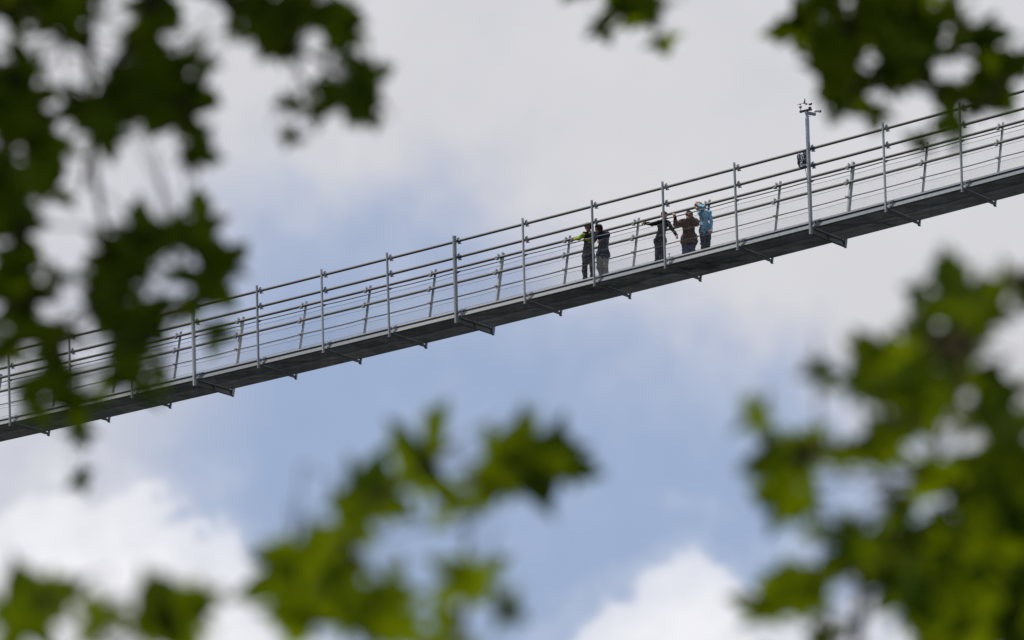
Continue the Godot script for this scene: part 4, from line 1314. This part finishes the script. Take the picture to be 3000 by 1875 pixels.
	TREE_DATA["right"] = [
		[0.016, 0.006, [1.025, 3.507, -7.474, 0.874, 3.465, -7.484, 0.788, 3.439, -7.49, 0.745, 3.407, -7.497, 0.724, 3.381, -7.503, 0.721, 3.339, -7.513, 0.68, 3.297, -7.522, 0.626, 3.255, -7.532, 0.572, 3.202, -7.544, 0.486, 3.181, -7.549], [
			0.697, 3.333, -7.266, 0.115, 340, 31, 15, 0,
			0.679, 3.277, -7.365, 0.099, 170, 36, 57, 0,
			0.647, 3.172, -7.049, 0.075, 200, 7, 27, 0,
			0.456, 3.206, -7.707, 0.108, 250, -17, 37, 2,
			0.608, 3.201, -7.578, 0.087, 260, -30, 44, 3,
			0.717, 3.323, -7.267, 0.042, 140, 22, 26, 0,
			0.605, 3.201, -7.083, 0.068, 210, -18, 22, 1,
			0.535, 3.148, -7.429, 0.067, 255, 39, 28, 3,
			0.592, 3.138, -7.303, 0.102, 250, 8, 37, 3,
			0.715, 3.369, -7.447, 0.082, 60, 14, 25, 0,
			0.743, 3.409, -7.451, 0.06, 70, -30, 60, 0,
			0.78, 3.449, -7.572, 0.071, 55, 13, 53, 0,
			0.417, 3.08, -7.176, 0.091, 265, -12, 33, 0,
			0.588, 3.279, -7.396, 0.092, 302, -2, 43, 0,
			0.467, 3.258, -7.234, 0.071, 187, -37, 36, 1,
			0.598, 3.251, -7.096, 0.065, 198, 29, 58, 0,
			0.449, 3.19, -7.705, 0.099, 379, 40, 55, 0,
			0.394, 3.185, -7.369, 0.078, 303, 40, 27, 2,
			0.63, 3.206, -7.13, 0.071, 225, 0, 4, 0,
			0.513, 3.2, -7.112, 0.045, 198, -21, 9, 1,
			0.593, 3.2, -7.25, 0.071, 261, -24, 49, 3,
			0.797, 3.432, -7.537, 0.061, 84, -21, 18, 0,
			0.403, 3.072, -7.147, 0.053, 307, 10, 32, 0,
		]],
		[0.008, 0.004, [0.721, 3.339, -7.513, 0.652, 3.361, -7.56, 0.58, 3.329, -7.62], [
			0.626, 3.36, -7.708, 0.121, 245, -9, 35, 1,
			0.607, 3.325, -7.582, 0.077, 109, -18, 14, 0,
			0.627, 3.318, -7.708, 0.036, 159, 21, 39, 0,
		]],
		[0.016, 0.006, [0.971, 3.139, -7.559, 0.873, 3.114, -7.657, 0.806, 3.131, -7.746, 0.751, 3.152, -7.741, 0.685, 3.174, -7.736, 0.618, 3.163, -7.738], [
			0.471, 3.184, -7.719, 0.083, 330, 38, 38, 0,
			0.694, 3.353, -8.023, 0.112, 220, -4, 28, 0,
			0.604, 3.383, -7.995, 0.057, 240, -38, 40, 1,
			0.659, 3.205, -8.023, 0.078, 200, 19, 20, 1,
			0.757, 3.263, -8.038, 0.141, 160, 20, 29, 0,
			0.528, 3.113, -7.882, 0.045, 250, 2, 30, 3,
			0.733, 2.993, -7.847, 0.115, 200, 15, 35, 1,
			0.781, 3.03, -8.085, 0.154, 100, -17, 51, 3,
			0.685, 3.052, -8.065, 0.112, 180, 0, 30, 1,
			0.705, 3.135, -7.788, 0.058, 200, 24, 18, 0,
			0.801, 3.145, -8.049, 0.158, 40, -21, 53, 0,
			0.485, 3.204, -7.784, 0.095, 240, -13, 43, 0,
			0.533, 3.236, -7.828, 0.088, 255, -29, 54, 0,
			0.753, 3.043, -7.771, 0.116, 60, -5, 55, 0,
			0.629, 3.037, -7.842, 0.111, 120, 5, 49, 0,
			0.754, 3.059, -8.004, 0.158, 40, -37, 24, 0,
			0.864, 3.26, -7.849, 0.08, 127, 12, 43, 1,
			0.657, 3.283, -7.778, 0.11, 251, 42, 1, 3,
			0.791, 3.224, -7.77, 0.117, 197, 7, 58, 0,
			0.77, 3.07, -8.021, 0.119, 57, -11, 36, 1,
			0.715, 3.046, -7.885, 0.05, 253, 11, 25, 0,
			0.815, 3.196, -7.891, 0.101, 76, -49, 2, 0,
			0.492, 3.161, -7.797, 0.075, 210, 29, 28, 0,
			0.808, 3.088, -7.797, 0.101, 126, 27, 61, 0,
		]],
		[0.018, 0.006, [0.95, 2.95, -7.602, 0.813, 2.987, -7.627, 0.707, 2.992, -7.659, 0.62, 2.992, -7.659, 0.56, 3.014, -7.654, 0.544, 3.067, -7.642], [
			0.562, 3.067, -7.676, 0.065, 320, -16, 39, 0,
			0.56, 3.046, -7.608, 0.129, 160, -38, 51, 0,
			0.594, 3.049, -7.739, 0.145, 120, 16, 44, 2,
			0.682, 2.992, -7.699, 0.078, 100, 23, 46, 1,
			0.686, 2.968, -7.726, 0.123, 200, -37, 48, 0,
			0.617, 2.998, -7.62, 0.089, 200, 16, 17, 1,
			0.652, 3.005, -7.684, 0.131, 70, 1, 42, 0,
			0.645, 3.073, -7.701, 0.099, 200, -39, 37, 0,
			0.683, 2.952, -7.645, 0.105, 180, 31, 44, 0,
			0.705, 3.006, -7.641, 0.113, 110, -32, 22, 0,
			0.453, 3.106, -7.614, 0.095, 282, 25, 23, 0,
			0.765, 3.008, -7.742, 0.08, 21, 15, 41, 0,
		]],
		[0.008, 0.004, [0.556, 3.002, -7.59, 0.506, 2.982, -7.57, 0.461, 2.942, -7.555], [
			0.515, 2.968, -7.131, 0.094, 215, -2, 31, 1,
			0.459, 2.875, -7.271, 0.114, 320, 19, 42, 2,
			0.435, 2.899, -7.275, 0.073, 250, -37, 26, 2,
			0.562, 3.015, -7.449, 0.089, 200, -5, 42, 0,
			0.627, 2.966, -7.377, 0.147, 70, -1, 57, 2,
			0.63, 2.953, -7.392, 0.111, 150, -9, 33, 1,
			0.649, 2.907, -7.14, 0.098, 150, -36, 56, 0,
			0.468, 3.019, -7.364, 0.038, 246, 36, 32, 3,
			0.527, 2.997, -7.446, 0.051, 362, -13, 0, 0,
			0.528, 3.024, -7.448, 0.053, 170, 41, 51, 1,
			0.589, 2.878, -7.254, 0.107, 77, 9, 15, 0,
		]],
		[0.009, 0.004, [0.863, 3.097, -7.568, 0.823, 3.197, -7.571, 0.76, 3.249, -7.584], [
			0.796, 3.151, -7.482, 0.083, 273, 20, 21, 0,
			0.751, 3.046, -7.393, 0.099, -26, -6, 33, 1,
			0.805, 2.981, -7.105, 0.076, 59, 17, 41, 0,
		]],
		[0.008, 0.004, [0.701, 2.981, -7.595, 0.691, 2.903, -7.614, 0.648, 2.845, -7.629], [
			0.739, 2.981, -7.334, 0.107, 20, 28, 24, 1,
			0.682, 2.951, -7.25, 0.128, 80, -16, 54, 1,
			0.681, 3.007, -7.476, 0.153, 130, -34, 54, 2,
			0.679, 2.884, -7.18, 0.149, 150, 32, 21, 0,
			0.751, 2.949, -7.53, 0.118, 60, -1, 40, 1,
			0.663, 3.044, -7.605, 0.107, 250, -27, 42, 0,
			0.743, 2.996, -7.288, 0.08, 110, 38, 61, 0,
			0.704, 2.938, -7.348, 0.14, 80, -8, 19, 0,
			0.73, 2.878, -7.384, 0.109, 100, -1, 50, 0,
			0.716, 2.984, -7.17, 0.122, 60, -5, 36, 0,
			0.629, 2.849, -7.367, 0.1, 161, -38, 41, 1,
			0.777, 2.818, -7.495, 0.099, 88, -10, 35, 3,
			0.655, 2.85, -7.518, 0.101, 160, -19, 36, 0,
			0.811, 2.861, -7.31, 0.092, 69, 17, 29, 1,
			0.661, 2.787, -7.308, 0.085, 82, -13, 22, 1,
			0.696, 2.861, -7.336, 0.129, 182, -38, 49, 0,
			0.782, 2.88, -7.641, 0.117, 79, 47, 22, 0,
			0.693, 2.886, -7.509, 0.088, 242, 44, 13, 0,
			0.714, 3.051, -7.573, 0.112, 113, 40, 60, 0,
		]],
		[0.008, 0.004, [0.701, 3.244, -7.535, 0.734, 3.365, -7.63], [
			0.758, 3.472, -7.733, 0.106, 200, -31, 41, 0,
			0.745, 3.451, -7.81, 0.091, 170, 9, 21, 0,
			0.732, 3.417, -7.902, 0.129, 300, 10, 56, 0,
			0.664, 3.383, -7.775, 0.087, 250, -21, 28, 0,
			0.689, 3.372, -7.733, 0.083, 200, 37, 32, 0,
			0.743, 3.276, -7.67, 0.116, 100, 38, 38, 2,
			0.726, 3.157, -7.28, 0.115, 80, -6, 30, 1,
			0.689, 3.311, -7.726, 0.085, 230, 22, 53, 0,
			0.719, 3.321, -7.635, 0.105, 150, -18, 58, 0,
			0.681, 3.176, -7.602, 0.112, 190, 11, 43, 0,
			0.761, 3.468, -7.768, 0.089, 190, -28, 44, 0,
			0.77, 3.494, -7.988, 0.14, 340, -11, 26, 0,
			0.743, 3.165, -7.408, 0.084, 120, 11, 52, 0,
			0.653, 3.345, -7.763, 0.102, 220, -8, 54, 0,
			0.824, 3.353, -7.827, 0.086, 196, -13, 58, 0,
			0.688, 3.35, -7.786, 0.07, 237, 0, 29, 0,
			0.721, 3.216, -7.463, 0.082, 112, -35, 38, 2,
			0.656, 3.35, -7.793, 0.063, 163, 21, 6, 1,
			0.728, 3.069, -7.146, 0.085, 223, -40, 36, 0,
			0.857, 3.505, -7.953, 0.061, 37, -6, 46, 0,
			0.669, 3.51, -7.786, 0.054, 204, -29, 4, 0,
			0.719, 3.116, -7.138, 0.08, 108, 1, 14, 0,
		]],
		[0.012, 0.01, [0.556, 3.002, -7.59, 0.556, 2.941, -7.683, 0.55, 2.852, -7.781], [
			0.475, 2.977, -7.71, 0.077, 190, -3, 58, 1,
			0.497, 2.956, -8.058, 0.093, 60, 31, 40, 2,
			0.412, 2.95, -7.817, 0.125, 361, 9, 53, 2,
			0.465, 3.06, -8.007, 0.075, 203, 10, 44, 2,
			0.488, 3.023, -8.01, 0.089, 223, -41, 60, 1,
			0.495, 3.035, -7.894, 0.066, 22, 12, 53, 2,
			0.772, 2.846, -8.017, 0.099, 250, 17, 39, 0,
			0.716, 2.961, -8.081, 0.137, 158, 27, 4, 0,
		]],
	]
	TREE_DATA["low_middle"] = [
		[0.01, 0.003, [-.189, 2.613, -7.27, -.199, 2.738, -7.241, -.21, 2.822, -7.221, -.225, 2.882, -7.208, -.251, 2.942, -7.194, -.256, 2.982, -7.185, -.205, 3.027, -7.174, -.148, 3.062, -7.166], [
			-.077, 3.049, -7.194, 0.086, 190, 60, 22, 3,
			-.249, 2.967, -7.106, 0.095, 210, 20, 49, 0,
			-.262, 2.852, -7.137, 0.092, 110, 0, 38, 0,
			-.179, 2.864, -6.998, 0.071, 30, 60, 10, 1,
			-.171, 2.816, -6.894, 0.08, 150, 20, 45, 0,
			0.017, 3.108, -7.113, 0.09, 139, -29, 39, 1,
			-.157, 2.778, -6.756, 0.082, 123, 44, 35, 0,
		]],
		[0.005, 0.003, [-.225, 2.882, -7.208, -.301, 2.92, -7.305, -.337, 2.974, -7.399], [
			-.253, 3.092, -7.375, 0.137, 110, 20, 17, 1,
			-.263, 3.025, -7.485, 0.114, 40, 30, 32, 1,
			-.34, 2.985, -7.431, 0.158, 175, 10, 35, 2,
			-.343, 3.049, -7.673, 0.123, 200, 20, 43, 1,
			-.293, 2.95, -7.612, 0.077, 44, -12, 40, 0,
		]],
		[0.004, 0.003, [-.251, 2.942, -7.194, -.306, 2.958, -7.167], [
			-.275, 2.914, -7.12, 0.121, 30, 30, 17, 0,
			-.261, 2.876, -6.846, 0.112, 280, 10, 40, 2,
			-.272, 2.863, -7.084, 0.116, 80, 20, 59, 1,
			-.214, 2.84, -6.876, 0.1, 240, 10, 17, 1,
			-.198, 2.854, -6.911, 0.12, 160, 10, 22, 0,
			-.284, 2.808, -6.775, 0.11, 190, 10, 46, 2,
		]],
		[0.006, 0.003, [-.102, 2.663, -7.258, -.088, 2.825, -7.304, -.068, 2.92, -7.366, -.073, 3.012, -7.345, -.031, 3.063, -7.333, 0.021, 3.108, -7.323], [
			-.157, 3.112, -7.517, 0.178, 25, 55, 10, 2,
			-.044, 3.155, -7.459, 0.162, 100, 20, 45, 2,
			-.015, 3.134, -7.492, 0.148, 80, -20, 20, 1,
			0.03, 3.162, -7.542, 0.128, 98, 10, 21, 1,
			0.038, 3.177, -7.609, 0.115, 250, 30, 58, 2,
			-.021, 3.096, -7.302, 0.093, 200, 10, 43, 1,
			-.067, 2.961, -7.672, 0.103, 20, 40, 44, 3,
			-.127, 2.821, -7.373, 0.1, 10, 30, 32, 0,
			-.108, 2.868, -7.494, 0.062, 40, 60, 23, 3,
			-.096, 3.049, -7.255, 0.055, 132, -23, 25, 3,
		]],
		[0.004, 0.003, [-.066, 2.892, -7.205, -.031, 2.909, -7.244, 0, 2.886, -7.292], [
			-.047, 2.858, -6.761, 0.107, 200, 30, 40, 3,
			-.055, 2.876, -7.012, 0.08, 120, 50, 50, 0,
			-.021, 2.813, -6.828, 0.065, 110, 30, 21, 0,
			-.009, 2.827, -6.819, 0.049, 134, 44, 52, 0,
			-.065, 2.753, -6.914, 0.04, -11, 40, 31, 3,
		]],
	]
	TREE_DATA["low_left"] = [
		[0.006, 0.003, [-.597, 2.587, -7.071, -.597, 2.708, -7.043, -.582, 2.781, -7.026, -.532, 2.805, -7.02, -.488, 2.829, -7.015], [
			-.759, 2.858, -7.231, 0.142, 62, 15, 20, 2,
			-.506, 2.877, -7.268, 0.095, 150, 20, 22, 1,
		]],
		[0.004, 0.003, [-.582, 2.781, -7.026, -.64, 2.803, -6.948, -.668, 2.82, -6.872], [
			-.689, 2.828, -7.112, 0.106, 330, 30, 26, 2,
			-.573, 2.803, -6.737, 0.085, 200, 40, 10, 0,
			-.519, 2.752, -6.709, 0.136, 60, 10, 30, 2,
			-.46, 2.791, -6.687, 0.068, 75, 30, 49, 0,
			-.689, 2.807, -6.826, 0.099, 200, 20, 20, 3,
		]],
		[0.003, 0.002, [-.582, 2.781, -7.026, -.599, 2.804, -6.953], [
			-.439, 2.796, -6.797, 0.117, 250, 10, 20, 1,
		]],
	]
